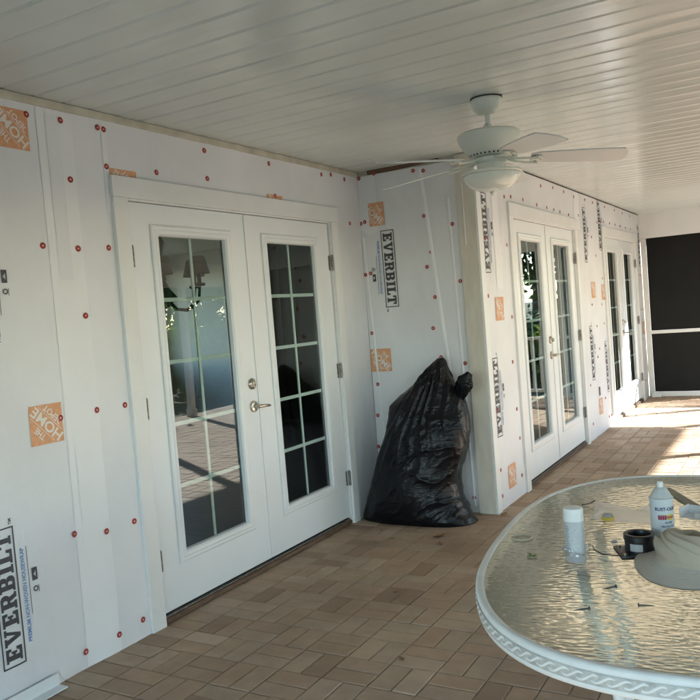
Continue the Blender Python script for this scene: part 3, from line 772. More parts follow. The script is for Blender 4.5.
# ---------------------------------------------------------------- rooms behind the doors
g = MB(); g.box((-5.0, -.2, -.04), (-.141, YB+.14, .045), ROOMF); g.box((-5.0, YB+.1405, -.04), (XC-.141, YE+.2, .045), ROOMF); g.build('interior_floor', kind='structure')
def roomwall():
    g = MB()
    # back wall; unseen opening added to let sky light onto the partition
    x0, x1 = -5.1, -5.0
    g.box((x0, -.2, 0), (x1, 5.6, 2.45), ROOMW); g.box((x0, 7.9, 0), (x1, YE+.2, 2.45), ROOMW)
    g.box((x0, 5.6, 0), (x1, 7.9, 1.0), ROOMW); g.box((x0, 5.6, 2.25), (x1, 7.9, 2.45), ROOMW)
    g.box((-4.999, -.3, 0), (-.141, -.2, 2.45), ROOMW)
    g.box((-4.999, 8.3, .046), (-3.45, 8.4, 2.45), ROOMW); g.box((-3.449, 8.3, 2.1), (XC-.142, 8.4, 2.45), ROOMSHADE); g.box((-3.55, 8.401, .046), (-3.45, YE+.19, 2.45), ROOMSHADE); g.box((-3.449, 9.0, .046), (XC-.142, 9.1, 2.45), ROOMSHADE)  # dark doorway and walls added so the right-hand glass reads as unlit
    g.box((-4.999, YE+.2, 0), (XC-.142, YE+.3, 2.45), ROOMW)
    return g.build('interior_wall', kind='structure')
roomwall()
g = MB(); g.box((-5.1, -.3, 2.451), (-.141, YB+.14, 2.5), ROOMW); g.box((-5.1, YB+.1405, 2.451), (XC-.141, YE+.3, 2.5), ROOMW); g.build('interior_ceiling', kind='structure')

def chandelier(x, y, z):
    R_ = thing('chandelier', 'dark bronze chandelier with small cloth shades hanging inside the nearest glass door', 'chandelier', (x, y, z))
    g = MB(); g.tube([(0, 0, .35), (0, 0, (2.45-z)/1.25)], .007, BRONZE, 8)
    g.lathe([(.03, .35), (.05, .30), (.035, .24), (.03, .1), (.06, .03), (.10, -.02), (.05, -.07), (.015, -.12), (.005, -.16)], BRONZE, n=20)
    g.build('stem', R_, auto=40)
    arm = sh = None
    for k in range(6):
        a = 2*PI*k/6+.3
        if arm is None:
            g = MB(); g.tube([(.04, 0, -.02), (.10, 0, -.09), (.18, 0, -.10), (.24, 0, -.05), (.25, 0, .03), (.25, 0, .10)], .008, BRONZE, 8)
            g.lathe([(.03, .03), (.035, .045), (.012, .05), (.012, .12)], BRONZE, (.25, 0, 0), 12); arm = g.build('arm', R_, smooth=True); o = arm
            g = MB(); g.lathe([(.065, .10), (.038, .20)], SHADE, (.25, 0, 0), 20, cap=False); sh = g.build('lamp_shade', R_, smooth=True); q = sh
        else:
            o = arm.copy(); q = sh.copy()
            for c in (o, q): COL.objects.link(c); c.parent = R_
        o.rotation_euler = q.rotation_euler = (0, 0, a)
    R_.scale = (1.25, 1.25, 1.25)
chandelier(-1.22, 4.28, 1.70)

# ---------------------------------------------------------------- ceiling fan
def fan():
    cx, cy = 1.467, 3.866
    R_ = thing('ceiling_fan', 'white five blade ceiling fan with a frosted light bowl under the grooved ceiling', 'fan', (cx, cy, 0))
    g = MB(); g.lathe([(.076, H-.006), (.079, H-.012), (.079, H-.02), (.070, H-.055), (.045, H-.078), (.02, H-.084)], FANW, n=36)
    g.lathe([(.080, H+.003), (.080, H-.0055)], GAPSHADE, n=36); g.build('canopy', R_, auto=40)
    g = MB(); g.lathe([(.013, H-.07), (.013, 2.352), (.020, 2.345), (.036, 2.308)], FANW, n=20); g.build('downrod', R_, auto=40)
    g = MB(); g.lathe([(.04, 2.322), (.10, 2.316), (.146, 2.306), (.158, 2.297), (.159, 2.285), (.154, 2.268), (.140, 2.240), (.118, 2.208), (.098, 2.190), (.08, 2.186)], FANW, n=48)
    for k in range(30):
        a = 2*PI*k/30; p = Vector((.102*math.cos(a), .102*math.sin(a), 2.1935)); t = Vector((-math.sin(a), math.cos(a), 0)); n_ = Vector((math.cos(a), math.sin(a), -.9)).normalized()
        up_ = n_.cross(t)
        q = [p+t*s1*.004+up_*s2*.005+n_*.0012 for s1, s2 in ((-1,-1),(1,-1),(1,1),(-1,1))]
        g.add(q, [(0,1,2,3)], GAPSHADE)
    g.build('motor_housing', R_, auto=40)
    g = MB(); g.lathe([(.075, 2.184), (.085, 2.178), (.085, 2.160), (.070, 2.150), (.066, 2.125), (.075, 2.115)], FANW, n=36); g.build('switch_housing', R_, auto=40)
    g = MB(); g.lathe([(.08, 2.116), (.148, 2.110), (.151, 2.100), (.146, 2.096)], FANW, n=48)
    g.build('light_fitter', R_, auto=40)
    g = MB(); g.lathe([(.146, 2.0955), (.143, 2.082), (.130, 2.058), (.108, 2.038), (.075, 2.022), (.035, 2.014), (.012, 2.012)], BOWL, n=48); g.build('light_bowl', R_, smooth=True)
    g = MB(); g.lathe([(.012, 2.012), (.014, 2.006), (.008, 1.998), (.004, 1.992)], FANW, n=16); g.build('finial', R_, smooth=True)
    def outline(n=20):
        pts = []
        for i in range(n+1):
            t = i/n; r_ = .20+t*.47; w_ = .055+.024*math.sin(min(1, t*1.25)*PI/2)
            if t > .93: w_ *= math.sqrt(max(0.02, 1-((t-.93)/.075)**2))
            if t < .08: w_ *= .75+.25*t/.08
            pts.append((r_, w_))
        return pts
    bl = ir = None
    for k in range(5):
        a = math.radians(25+72*k)
        if bl is None:
            pts = outline(); th = math.radians(-12); v = []; f = []; n = len(pts)
            for zt in (.003, -.003):
                for (r_, w_) in pts:
                    for s_ in (-1, 1):
                        yy = s_*w_; v.append((r_, yy*math.cos(th), 2.166+zt+yy*math.sin(th)-.065*(r_-.2)))
            N2 = 2*n
            for i in range(n-1):
                f.append((2*i, 2*i+2, 2*i+3, 2*i+1)); f.append((N2+2*i, N2+2*i+1, N2+2*i+3, N2+2*i+2))
                f.append((2*i, N2+2*i, N2+2*i+2, 2*i+2)); f.append((2*i+1, 2*i+3, N2+2*i+3, N2+2*i+1))
            f.append((0, 1, N2+1, N2)); f.append((2*n-2, N2+2*n-2, N2+2*n-1, 2*n-1))
            g = MB(); g.add(v, f, BLADEW); bl = g.build('blade', R_); o = bl
            g = MB()
            g.tube([(.075, -.012, 2.172), (.12, -.020, 2.163), (.17, -.028, 2.158), (.235, -.030, 2.153)], .006, FANW, 8)
            g.tube([(.075, .012, 2.172), (.12, .020, 2.158), (.17, .028, 2.148), (.235, .030, 2.140)], .006, FANW, 8)
            nv = 16; vv = []
            for zt in (0, -.005):
                for q in range(nv): vv.append((.232+.030*math.cos(2*PI*q/nv), .036*math.sin(2*PI*q/nv), 2.157+zt+.036*math.sin(2*PI*q/nv)*math.sin(th)))
            g.add(vv, [tuple(range(nv-1, -1, -1))[::-1], tuple(range(nv, 2*nv))[::-1]]+[(q, (q+1) % nv, nv+(q+1) % nv, nv+q)[::-1] for q in range(nv)], FANW)
            for sx_, sy_ in ((.222, .018), (.222, -.018), (.248, 0)):
                g.lathe([(.004, -.006), (.004, -.002)], STEEL, (sx_, sy_, 2.156+sy_*math.sin(th)), 8)
            ir = g.build('blade_iron', bl, auto=40)
        else:
            o = bl.copy(); COL.objects.link(o); o.parent = R_
            q = ir.copy(); COL.objects.link(q); q.parent = o
        o.rotation_euler = (0, 0, a)
fan()

# ---------------------------------------------------------------- black bag
def bag():
    zs  = [0.0, .03, .09, .16, .26, .36, .49, .62, .72, .80, .87, .93, .99, 1.04, 1.085, 1.105]
    xl  = [-.005, .005, .03, .05, .088, .125, .172, .225, .250, .270, .345, .425, .485, .535, .590, .615]
    xr  = [.838, .815, .775, .745, .728, .750, .795, .818, .812, .800, .765, .730, .690, .672, .665, .655]
    cy  = [4.89, 4.885, 4.885, 4.885, 4.89, 4.895, 4.90, 4.905, 4.915, 4.925, 4.935, 4.945, 4.955, 4.96, 4.965, 4.965]
    hd  = [.19, .205, .215, .22, .218, .21, .195, .178, .16, .145, .125, .105, .082, .062, .038, .012]
    def ip(A, z):
        for i in range(len(zs)-1):
            if zs[i] <= z <= zs[i+1]:
                t = (z-zs[i])/(zs[i+1]-zs[i]); return A[i]+(A[i+1]-A[i])*t
        return A[-1]
    nz, na = 170, 300; v = []; f = []
    for j in range(nz+1):
        z = 1.105*j/nz; a_, b_ = ip(xl, z), ip(xr, z); xm, hw = (a_+b_)/2, (b_-a_)/2; yc, hy = ip(cy, z), ip(hd, z)
        for k in range(na):
            t = 2*PI*k/na; c, s_ = math.cos(t), math.sin(t)
            e = 2.5; rr = (abs(c)**e+abs(s_)**e)**(-1/e)
            p = Vector((xm+hw*rr*c, yc+hy*rr*s_, z))
            # long folds fall from the gathered neck; slack creases lie across the lower right
            ang = math.atan2(p.x-.66, 1.30-z); up_ = min(1, max(0, (z-.30)/.45)); lowr = min(1, max(0, (p.x-.25)/.35))*(1-up_*.7)
            wob = noise.noise(Vector((p.x*3, p.y*3, z*3)))
            f1 = (1-abs(noise.noise(Vector((ang*10+wob*.8, t*.8, z*.7)))))**5
            f2 = (1-abs(noise.noise(Vector((ang*23+wob, t*1.4+5, z*1.6)))))**4
            c1 = (1-abs(noise.noise(Vector((p.x*2.6+z*2.2, t*1.0+3, z*7.5-p.x*4.5+wob)))))**6
            c2 = (1-abs(noise.noise(Vector((p.x*6+z*4, t*2.2+8, z*17-p.x*10+wob*1.5)))))**5
            lump = noise.noise(Vector((p.x*3.4, t*1.1, z*3.6)))
            d = up_*(f1*.020+f2*.006-.006)+(.25+.75*lowr)*(c1*.016+c2*.006-.005)+lump*.016
            d *= min(1, (1.12-z)/.12)*(.30+.70*abs(s_)**.5)*min(1, .3+z/.12)
            nrm = Vector((c, s_, 0))
            p += nrm*d; p.z += noise.noise(Vector((p.x*5, p.y*5, z*5)))*.010*min(1, z/.1)
            p.y = min(p.y, YB-.022)
            v.append(p)
    for j in range(nz):
        for k in range(na):
            k2 = (k+1) % na; f.append((j*na+k, j*na+k2, (j+1)*na+k2, (j+1)*na+k))
    f.append(tuple(range(na-1, -1, -1))); f.append(tuple(nz*na+k for k in range(na)))
    g = MB(); g.add(v, f, BAG)
    # twisted ear of plastic at the neck
    path = [(.735, 4.93, .80), (.775, 4.925, .86), (.805, 4.915, .91), (.832, 4.91, .955), (.862, 4.91, .998)]
    wd = [.034, .044, .056, .050, .022]; v = []; f = []; n = 28; rings = []
    m = 30
    for j in range(m+1):
        t = j/m*(len(path)-1); i = min(int(t), len(path)-2); u = t-i
        c = Vector(path[i]).lerp(Vector(path[i+1]), u); w_ = wd[i]+(wd[i+1]-wd[i])*u
        ax = Vector((.80, 0, -.60)); ay = Vector((0, 1, 0))
        for k in range(n):
            a = 2*PI*k/n; fr = 1+.38*noise.noise(Vector((math.cos(a)*2.6, math.sin(a)*2.6, t*.9)))
            v.append(c+ax*(w_*fr*math.cos(a))+ay*(w_*.34*fr*math.sin(a)))
    for j in range(m):
        for k in range(n):
            k2 = (k+1) % n; f.append((j*n+k, j*n+k2, (j+1)*n+k2, (j+1)*n+k))
    f.append(tuple(m*n+k for k in range(n)))
    g.add(v, f, BAG)
    # trailing corner of the bag on the floor
    o = g.build('rubbish_bag', None, smooth=True)
    tag(o, 'bulging black plastic rubbish bag leaning on the wrapped wall by the corner board', 'bag')
bag()

# ---------------------------------------------------------------- patio table
TC = Vector((2.508, 2.406)); TH = math.radians(6); TA, TB, TN = .58, .875, 2.6
ct, st = math.cos(TH), math.sin(TH)
def tpt(a, ins=0.0):
    c, s_ = math.cos(a), math.sin(a)
    r_ = (abs(c)**TN+abs(s_)**TN)**(-1/TN); x, y = TA*r_*c, TB*r_*s_
    # inset towards the inside along the outline's normal
    gx = abs(x/TA)**(TN-1)/TA*(1 if x >= 0 else -1); gy = abs(y/TB)**(TN-1)/TB*(1 if y >= 0 else -1); L = math.hypot(gx, gy)
    return x-ins*gx/L, y-ins*gy/L
def table():
    R_ = thing('patio_table', 'white framed patio table with a pebbled glass top in the right foreground', 'table', (TC.x, TC.y, 0), TH)
    N = 160
    g = MB(); prof = [(.024, .7175), (.023, .7235), (.020, .7262), (.010, .7270), (.004, .7250), (.0005, .719), (.0025, .712), (.003, .700), (.0025, .684), (.001, .680), (.004, .672), (.012, .668), (.022, .670), (.024, .690), (.024, .7175)]
    v = []; f = []
    for ins, z in prof[:-1]:
        for k in range(N): v.append((*tpt(2*PI*k/N, ins), z))
    P_ = len(prof)-1
    for i in range(P_):
        for k in range(N):
            k2 = (k+1) % N; i2 = (i+1) % P_; f.append((i*N+k, i2*N+k, i2*N+k2, i*N+k2))
    g.add(v, f, TABLEW); g.build('rim', R_, smooth=True)
    # rope curls pressed into the side of the rim
    g = MB(); M_ = 150
    dense = [Vector((*tpt(2*PI*k/2000, .0012), 0)) for k in range(2000)]; acc = [0]
    for k in range(2000): acc.append(acc[-1]+(dense[(k+1) % 2000]-dense[k]).length)
    tot = acc[-1]; k = 0; idx = []
    for q in range(M_*10):
        s_ = tot*q/(M_*10)
        while acc[k+1] < s_: k += 1
        u = (s_-acc[k])/max(1e-6, acc[k+1]-acc[k]); p = dense[k].lerp(dense[(k+1) % 2000], u)
        t = (dense[(k+2) % 2000]-dense[k-1]).normalized(); idx.append((p, Vector((t.y, -t.x, 0))))
    for ph, zc in ((0, .6975), (PI, .6975)):
        g.tube([p+n_*(.0012*math.cos(q*2*PI/20+ph)-.0020)+Vector((0, 0, zc+.0075*math.sin(q*2*PI/20+ph))) for q, (p, n_) in enumerate(idx)], .0034, TABLEW, 7, closed=True)
    g.build('rim_braid', R_, smooth=True)
    g = MB()
    v = [(*tpt(2*PI*k/N, .0008), z) for z in (.7105, .6840) for k in range(N)]
    g.add(v, [(k, N+k, N+(k+1) % N, (k+1) % N) for k in range(N)], GRIME); g.build('rim_groove', R_, smooth=True)
    g = MB(); v = []; f = []
    for z in (.7235, .7175):
        for k in range(N): v.append((*tpt(2*PI*k/N, .0235), z))
    f.append(tuple(range(N))); f.append(tuple(range(2*N-1, N-1, -1)))
    for k in range(N): f.append((k, N+k, N+(k+1) % N, (k+1) % N))
    g.add(v, f, TGLASS); g.build('glass_top', R_)
    legs = []
    for a in (.62, PI-.62, PI+.62, -.62):
        x, y = .24*(1 if math.cos(a) > 0 else -1), .17*(1 if math.sin(a) > 0 else -1)
        g = MB(); g.tube([(x*1.25, y*1.15, .676), (x*1.22, y*1.13, .60), (x*1.05, y*1.02, .45), (x*.92, y*.94, .28), (x*1.02, y*1.0, .10), (x*1.12, y*1.06, .012)], .017, TABLEW, 10)
        g.lathe([(.022, 0.001), (.022, .02), (.018, .024)], TABLEW, (x*1.12, y*1.06, 0), 12); g.build('leg', R_, smooth=True)
    g = MB()
    for s_ in (-1, 1): g.tube([(s_*.24*.95, -.17*.95, .33), (s_*.15, 0, .33), (s_*.24*.95, .17*.95, .33)], .010, TABLEW, 8)
    g.tube([(-.15, 0, .33), (.15, 0, .33)], .010, TABLEW, 8)
    g.build('brace', R_, smooth=True)
table()
ZG = .7238
def on_cyl(v, r, ang0, z0, c):
    """wrap flat lettering round a cylinder; ang0 is the direction that its middle faces"""
    out = []
    for x, y in v:
        a = ang0+x/r; out.append((c[0]+r*math.cos(a), c[1]+r*math.sin(a), z0+y))
    return out
def facing(x, y): return math.atan2(CAM.y-y, CAM.x-x)

def grey_can():
    x, y = 2.421, 2.351; R_ = thing('spray_can', 'taller spray paint can with a grey nozzle and red striped label behind the hat', 'spray can', (x, y, ZG))
    g = MB(); g.lathe([(.030, 0), (.0325, .003), (.0325, .006), (.0315, .008), (.0315, .132), (.033, .135), (.033, .139)], CANW, n=40); g.build('can_body', R_, auto=35)
    g = MB(); g.lathe([(.0335, .1392), (.0335, .1410), (.0300, .1425), (.0240, .154), (.0170, .165), (.0145, .169), (.0125, .170)], mat('grey plastic collar', (.52, .55, .56), .35), n=36); g.build('collar', R_, auto=35)
    g = MB(); g.lathe([(.0095, .1702), (.0090, .179), (.0075, .185), (.004, .186)], CANCAP, n=20); g.build('nozzle', R_, auto=35)
    a0 = facing(x, y)+.30; r_ = .0318; c = (0, 0)
    g = MB()
    v, f = text_polys('RUST-OLEUM', .0125, .0005); g.add(on_cyl(v, r_, a0+.28, .112, c), f, NAVY)
    def strip(u0, u1, z0, z1, m, rr=r_):
        n = 6; vv = [(u0+(u1-u0)*i/n, z) for z in (z0-.006, z1-.006) for i in range(n+1)]
        g.add(on_cyl(vv, rr, a0, 0, c), [(i, i+1, n+2+i, n+1+i) for i in range(n)], m)
    for q in range(4): strip(-.0205+q*.0058, -.0205+q*.0058+.0052, .0885, .1015, REDP)
    strip(.0035, .024, .087, .103, YELP); 
    v, f = text_polys('ENAMEL', .0075, .0003); g.add(on_cyl(v, r_+.0003, a0+.43, .089, c), f, REDP)
    for k, (s, col) in enumerate((('GLOSS', NAVY), ('PROTECTIVE', NAVY), ('ENAMEL', NAVY), ('Stops rust', REDP), ('Net 12 oz', INKBLU))):
        v, f = text_polys(s, .0072 if k < 3 else .005, .0002); g.add(on_cyl(v, r_, a0+.25, .074-.0115*k, c), f, col)
    g.build('printed_label', R_)
grey_can()
def white_can():
    x, y = 2.222, 2.150; R_ = thing('spray_can', 'shorter white capped spray can standing in crumpled clear film, nearest the table edge', 'spray can', (x, y, ZG+.002))
    g = MB(); g.lathe([(.026, 0), (.0278, .003), (.0278, .006), (.0268, .008), (.0268, .108), (.0278, .111), (.0272, .114)], CANSPECK, n=40); g.build('can_body', R_, auto=35)
    g = MB(); g.lathe([(.0272, .1142), (.0272, .143), (.0262, .148), (.022, .150), (.010, .1503)], CANCAP, n=40); g.build('cap', R_, auto=35)
    a0 = facing(x, y)
    g = MB()
    for k in range(13):
        v, f = text_polys(['PAINT', 'PRIMER', 'white', 'indoor', 'outdoor', 'shake', 'spray', 'dry time', 'caution', 'flammable', 'ventilate', 'can', 'recycle'][k], .0055, .0001)
        g.add(on_cyl(v, .0271, a0-.85, .100-.0066*k, (0, 0)), f, mat('grey print', (.25, .27, .31), .5))
    g.build('printed_label', R_)
    # crumpled clear film round its foot
    R2 = MB()
    def film(a, b):
        t = a*2*PI; n_ = noise.noise(Vector((math.cos(t)*2.4, math.sin(t)*2.4, b*3)))
        r_ = .030+.004*b+.012*max(0, n_)+(.055*(1-b)**2*max(0, math.cos(t+.95))**1.5); z = .0015+.052*b*(.75+.5*n_)
        return (r_*math.cos(t), r_*math.sin(t), z)
    R2.grid(film, 60, 14, FILM)
    def flat(a, b):
        t = a*2*PI; r_ = b*(.055+.012*noise.noise(Vector((math.cos(t)*2, math.sin(t)*2, 7))))
        return (.060+r_*math.cos(t)*1.1, -.055+r_*math.sin(t)*.9, .002+.006*abs(noise.noise(Vector((r_*60*math.cos(t), r_*60*math.sin(t), 3)))))
    R2.grid(flat, 40, 12, FILM)
    o = R2.build('plastic_film', None, smooth=True, loc=(x, y, ZG)); tag(o, 'crumpled clear plastic film round the foot of the white can', 'plastic film')
white_can()

def flange():
    x, y = 2.372, 2.262; R_ = thing('pipe_flange', 'black plastic ring fitting on a square plate with a silver sticker, between can and hat', 'fitting', (x, y, ZG), math.radians(24))
    g = MB(); g.box((-.062, -.052, 0), (.062, .052, .010), BLACKP, .002); g.build('base_plate', R_, auto=40)
    g = MB(); g.lathe([(.040, .0102), (.040, .040), (.0425, .042), (.0425, .056), (.041, .058), (.032, .058), (.031, .056), (.031, .014), (.031, .0102)], BLACKP, n=48, cap=False)
    g.lathe([(.0312, .016), (.001, .016)], BLACKP, n=48, cap=False); g.build('ring', R_, auto=35)
    g = MB(); a0 = facing(x, y)-math.radians(24)-.25; n = 10
    vv = [(-.0175+.035*i/n, z) for z in (.016, .036) for i in range(n+1)]
    g.add(on_cyl(vv, .0404, a0, 0, (0, 0)), [(i, i+1, n+2+i, n+1+i) for i in range(n)], SILVERLBL); g.build('sticker', R_, smooth=True)
    for sx_, sy_ in ((.050, -.040), (-.050, -.040), (.050, .040), (-.050, .040)):
        g = MB(); g.lathe([(.006, .0102), (.006, .013), (.004, .0145)], NICKEL, (sx_, sy_, 0), 12); g.build('screw', R_, auto=35)
    g = MB(); g.box((.044, -.012, .0102), (.060, .012, .034), BLACKP, .003); g.build('lug', R_, auto=40)
    pts = [(-.060, -.030, .006), (-.085, -.034, .010), (-.105, -.018, .008), (-.122, .012, .012), (-.120, .045, .014)]
    g = MB(); g.tube(pts, .0018, BLACKP, 6); g.build('wire', R_, smooth=True)
flange()

def hat():
    x, y = 2.522, 2.165; R_ = thing('sun_hat', 'crumpled khaki sun hat with a stitched brim lying at the right table edge', 'hat', (x, y, ZG), math.radians(8))
    g = MB(); nr, na = 26, 96
    def brim(a, b):
        t = a*2*PI; r0 = .082+.010*math.sin(t*2+.4); R1 = .152+.006*math.sin(3*t+1); r_ = r0+(R1-r0)*b
        z = .030*(1-b)**1.2+.003+.010*b*(.5+.5*math.sin(2*t+2.2))+.008*b*b*max(0, noise.noise(Vector((math.cos(t)*1.6, math.sin(t)*1.6, 4)))) + .0004*math.sin(b*2*PI*12)
        return (r_*math.cos(t), r_*math.sin(t)*1.02, z)
    g.grid(brim, na*2, nr*6, BRIMK)
    def under(a, b):
        p = brim(a, b); return (p[0], p[1], max(.0012, p[2]-.003))
    g.grid(under, na, nr, BRIMK); g.build('brim', R_, smooth=True)
    g = MB()
    def crown(a, b):
        t = a*2*PI; q = b*PI/2; r_ = .086*math.cos(q)**.55 if b < 1 else 0
        h_ = .026+.070*math.sin(q)**.8
        px, py = r_*math.cos(t), r_*math.sin(t)
        dent = max(0, 1-((px-.02)**2+(py-.01)**2)/.0028)
        h_ -= .036*dent*b
        fold = noise.noise(Vector((px*16, py*16, b*2.0)))*.017+(1-abs(noise.noise(Vector((px*22+b*3, py*14, 3)))))**4*.016
        k = 1+fold*4.5*math.sin(q*1.2+.25)
        slump = .022*math.sin(q)
        return (px*k-slump, py*k-slump*.4, max(.02, h_+fold*.8*math.sin(q)))
    g.grid(crown, 140, 60, KHAKI); g.build('crown', R_, smooth=True)
    g = MB()
    def band(a, b):
        t = a*2*PI; r_ = .087+.010*math.sin(t*2+.4)*.3+.0035*math.sin(b*PI); return (r_*math.cos(t), r_*math.sin(t), .022+.020*b)
    g.grid(band, 96, 6, KHAKI); g.build('hat_band', R_, smooth=True)
hat()

def nail(x, y, ang, L, label, name='screw', z=ZG, bent=False):
    g = MB(); r_ = .0022
    if bent:
        pts = [(0, 0, .004), (L*.3, .004, .006), (L*.55, 0, .012), (L*.7, -.012, .022), (L*.55, -.022, .026)]
    else: pts = [(0, 0, .0045), (L*.5, 0, .0036), (L, 0, .0024)]
    g.tube(pts, r_, STEEL, 8, radii=[r_]*(len(pts)-1)+[.0006])
    M_ = Matrix.Rotation(PI/2, 4, 'Y'); g.lathe([(.001, -.003), (.0048, -.0022), (.0045, 0), (.002, .001)], STEEL, (0, 0, .0046), 12, M_)
    o = g.build(name, None, auto=40, loc=(x, y, z)); o.rotation_euler = (0, 0, ang); tag(o, label, name)
nail(2.362, 1.974, math.radians(40+180), .036, 'dark screw on the glass nearest the hat brim')
nail(2.334, 1.814, math.radians(28+180), .036, 'dark screw on the glass closest to the near table edge')
nail(2.436, 1.868, math.radians(20), .034, 'short screw on the glass seen head on below the hat brim')
nail(2.100, 2.735, math.radians(15), .060, 'bent dark nail on the glass beyond the white can', 'nail', bent=True)

g = MB(); g.tube([(.030*math.cos(2*PI*k/40), .030*math.sin(2*PI*k/40), .003) for k in range(40)], .0028, mat('tan rubber', (.52, .47, .36), .5), 8, closed=True)
tag(g.build('rubber_ring', None, smooth=True, loc=(2.015, 2.318, ZG)), 'pale tan rubber ring lying near the left table rim', 'ring')
g = MB()
for k, (dx, dy, a) in enumerate(((0, 0, .3), (.012, .006, 1.5), (-.006, .014, 2.6))):
    c, s_ = math.cos(a), math.sin(a)
    v = [(dx+c*px-s_*py, dy+s_*px+c*py, .002+pz+.001*k) for px, py, pz in ((-.012, 0, 0), (0, .006, .004), (.013, 0, .001), (0, -.006, .003))]
    g.add(v, [(0, 1, 2, 3)], LEAFGRN)
tag(g.build('leaf', None, loc=(2.092, 2.148, ZG)), 'tiny green leaf sprig on the glass left of the white can', 'leaf')

def sheet(name, quad, m, label, cat, lift=.004, seed=1):
    g = MB(); a, b, c, d = [Vector((*q, 0)) for q in quad]
    def fn(u, v):
        p = a.lerp(b, u).lerp(d.lerp(c, u), v); p.z = ZG+.0012+lift*abs(noise.noise(Vector((p.x*14+seed, p.y*14, seed)))); return p
    g.grid(fn, 16, 12, m); return tag(g.build(name, None, smooth=True), label, cat)
sheet('plastic_sleeve', [(2.165, 2.565), (2.36, 2.545), (2.40, 2.66), (2.135, 2.80)], MILKY, 'flat milky plastic sleeve lying behind the cans', 'plastic sleeve', .006, 2)
sheet('paper_scrap', [(2.285, 2.70), (2.375, 2.66), (2.40, 2.76), (2.32, 2.83)], MILKY, 'small folded clear packet left of the grey nozzle can', 'packet', .02, 5)
sheet('orange_scrap', [(2.318, 2.440), (2.372, 2.468), (2.368, 2.492), (2.312, 2.466)], ORANGEP, 'small orange plastic scrap behind the black ring fitting', 'scrap', .006, 7)
r = thing('bottle_cap', 'small round yellow cap with a grey top on the plastic sleeve', 'cap', (2.222, 2.562, ZG+.006))
g = MB(); g.lathe([(.020, 0), (.020, .010), (.018, .011)], YELP, n=24); g.build('cap_ring', r, auto=40)
g = MB(); g.lathe([(.016, .0112), (.015, .018), (.008, .020)], SILVERLBL, n=24); g.build('cap_top', r, auto=40)
g = MB(); a, b = Vector((2.335, 3.00, 0)), Vector((2.62, 2.47, 0)); t = (b-a).normalized(); nn = Vector((-t.y, t.x, 0))
L = (b-a).length
g.box((0, -.016, 0.001), (L, .016, .012), LATHW, .002); o = g.build('wood_lath', None, loc=(a.x, a.y, ZG)); o.rotation_euler = (0, 0, math.atan2(t.y, t.x)); tag(o, 'grey brown wooden lath lying behind the nozzle can', 'lath')
g = MB(); g.box((0, 0, 0.001), (.12, .06, .003), PAPER); g.box((0, 0, .0035), (.003, .06, .032), PAPER); g.box((.004, .057, .0035), (.12, .06, .030), PAPER); g.box((.05, .0, .0035), (.12, .003, .022), PAPER)
o = g.build('card_tray', None, loc=(2.425, 2.655, ZG)); o.rotation_euler = (0, 0, -.35); tag(o, 'folded white card tray at the right edge behind the hat', 'tray')
g = MB(); g.lathe([(.010, 0), (.010, .004), (.006, .006)], mat('clear bead', (.6, .6, .58), .15), n=16); tag(g.build('washer', None, smooth=True, loc=(2.285, 2.345, ZG)), 'small pale washer on the glass left of the black ring fitting', 'washer')

# ---------------------------------------------------------------- small things on the pavers
g = MB(); g.add([(.030, 0, 0), (.085, 0, 0), (.085, .34, 0), (.030, .34, 0), (.030, 0, .055), (.030, .34, .055), (.036, 0, .055), (.036, .34, .055), (.036, 0, .006), (.085, 0, .006), (.085, .34, .006), (.036, .34, .006)],
     [(3, 2, 1, 0), (0, 4, 5, 3), (4, 6, 7, 5), (6, 8, 11, 7), (8, 9, 10, 11), (1, 2, 10, 9), (0, 1, 9, 8, 6, 4), (3, 5, 7, 11, 10, 2)], VINYL)
o = g.build('flashing_strip', None, loc=(.0, 1.80, .004)); tag(o, 'white flashing strip lying along the foot of the wrapped wall', 'strip')
def dleaf(x, y, s_, a, label, m=LEAFDRY):
    g = MB()
    def fn(u, v):
        w_ = .42*math.sin(u*PI)**.8; return ((u-.5)*s_, (v-.5)*s_*w_*1.6, .002+.25*s_*abs(v-.5)*(.5+u)+.05*s_*noise.noise(Vector((u*3, v*3, x))))
    g.grid(fn, 10, 6, m); o = g.build('dry_leaf', None, smooth=True, loc=(x, y, .002)); o.rotation_euler = (0, 0, a); tag(o, label, 'leaf', 'dead leaves on the pavers')
dleaf(.736, 4.516, .085, .4, 'curled tan dead leaf on the pavers in front of the black bag')
dleaf(.80, 4.37, .05, 2.1, 'narrow dead leaf just nearer than the curled one by the bag')
dleaf(.96, 5.10, .05, 1.0, 'dead leaf at the foot of the cream corner board')
dleaf(.902, 3.555, .04, 1.2, 'twig like dead leaf alone on the pavers between door and table')
dleaf(.45, 4.40, .03, .2, 'tiny dead leaf near the right end of the nearest door sill')
dleaf(1.28, 2.85, .035, 2.5, 'tiny dead leaf on the pavers beside the table')
dleaf(.30, 4.55, .028, 1.9, 'tiny dead leaf between the nearest door and the bag')

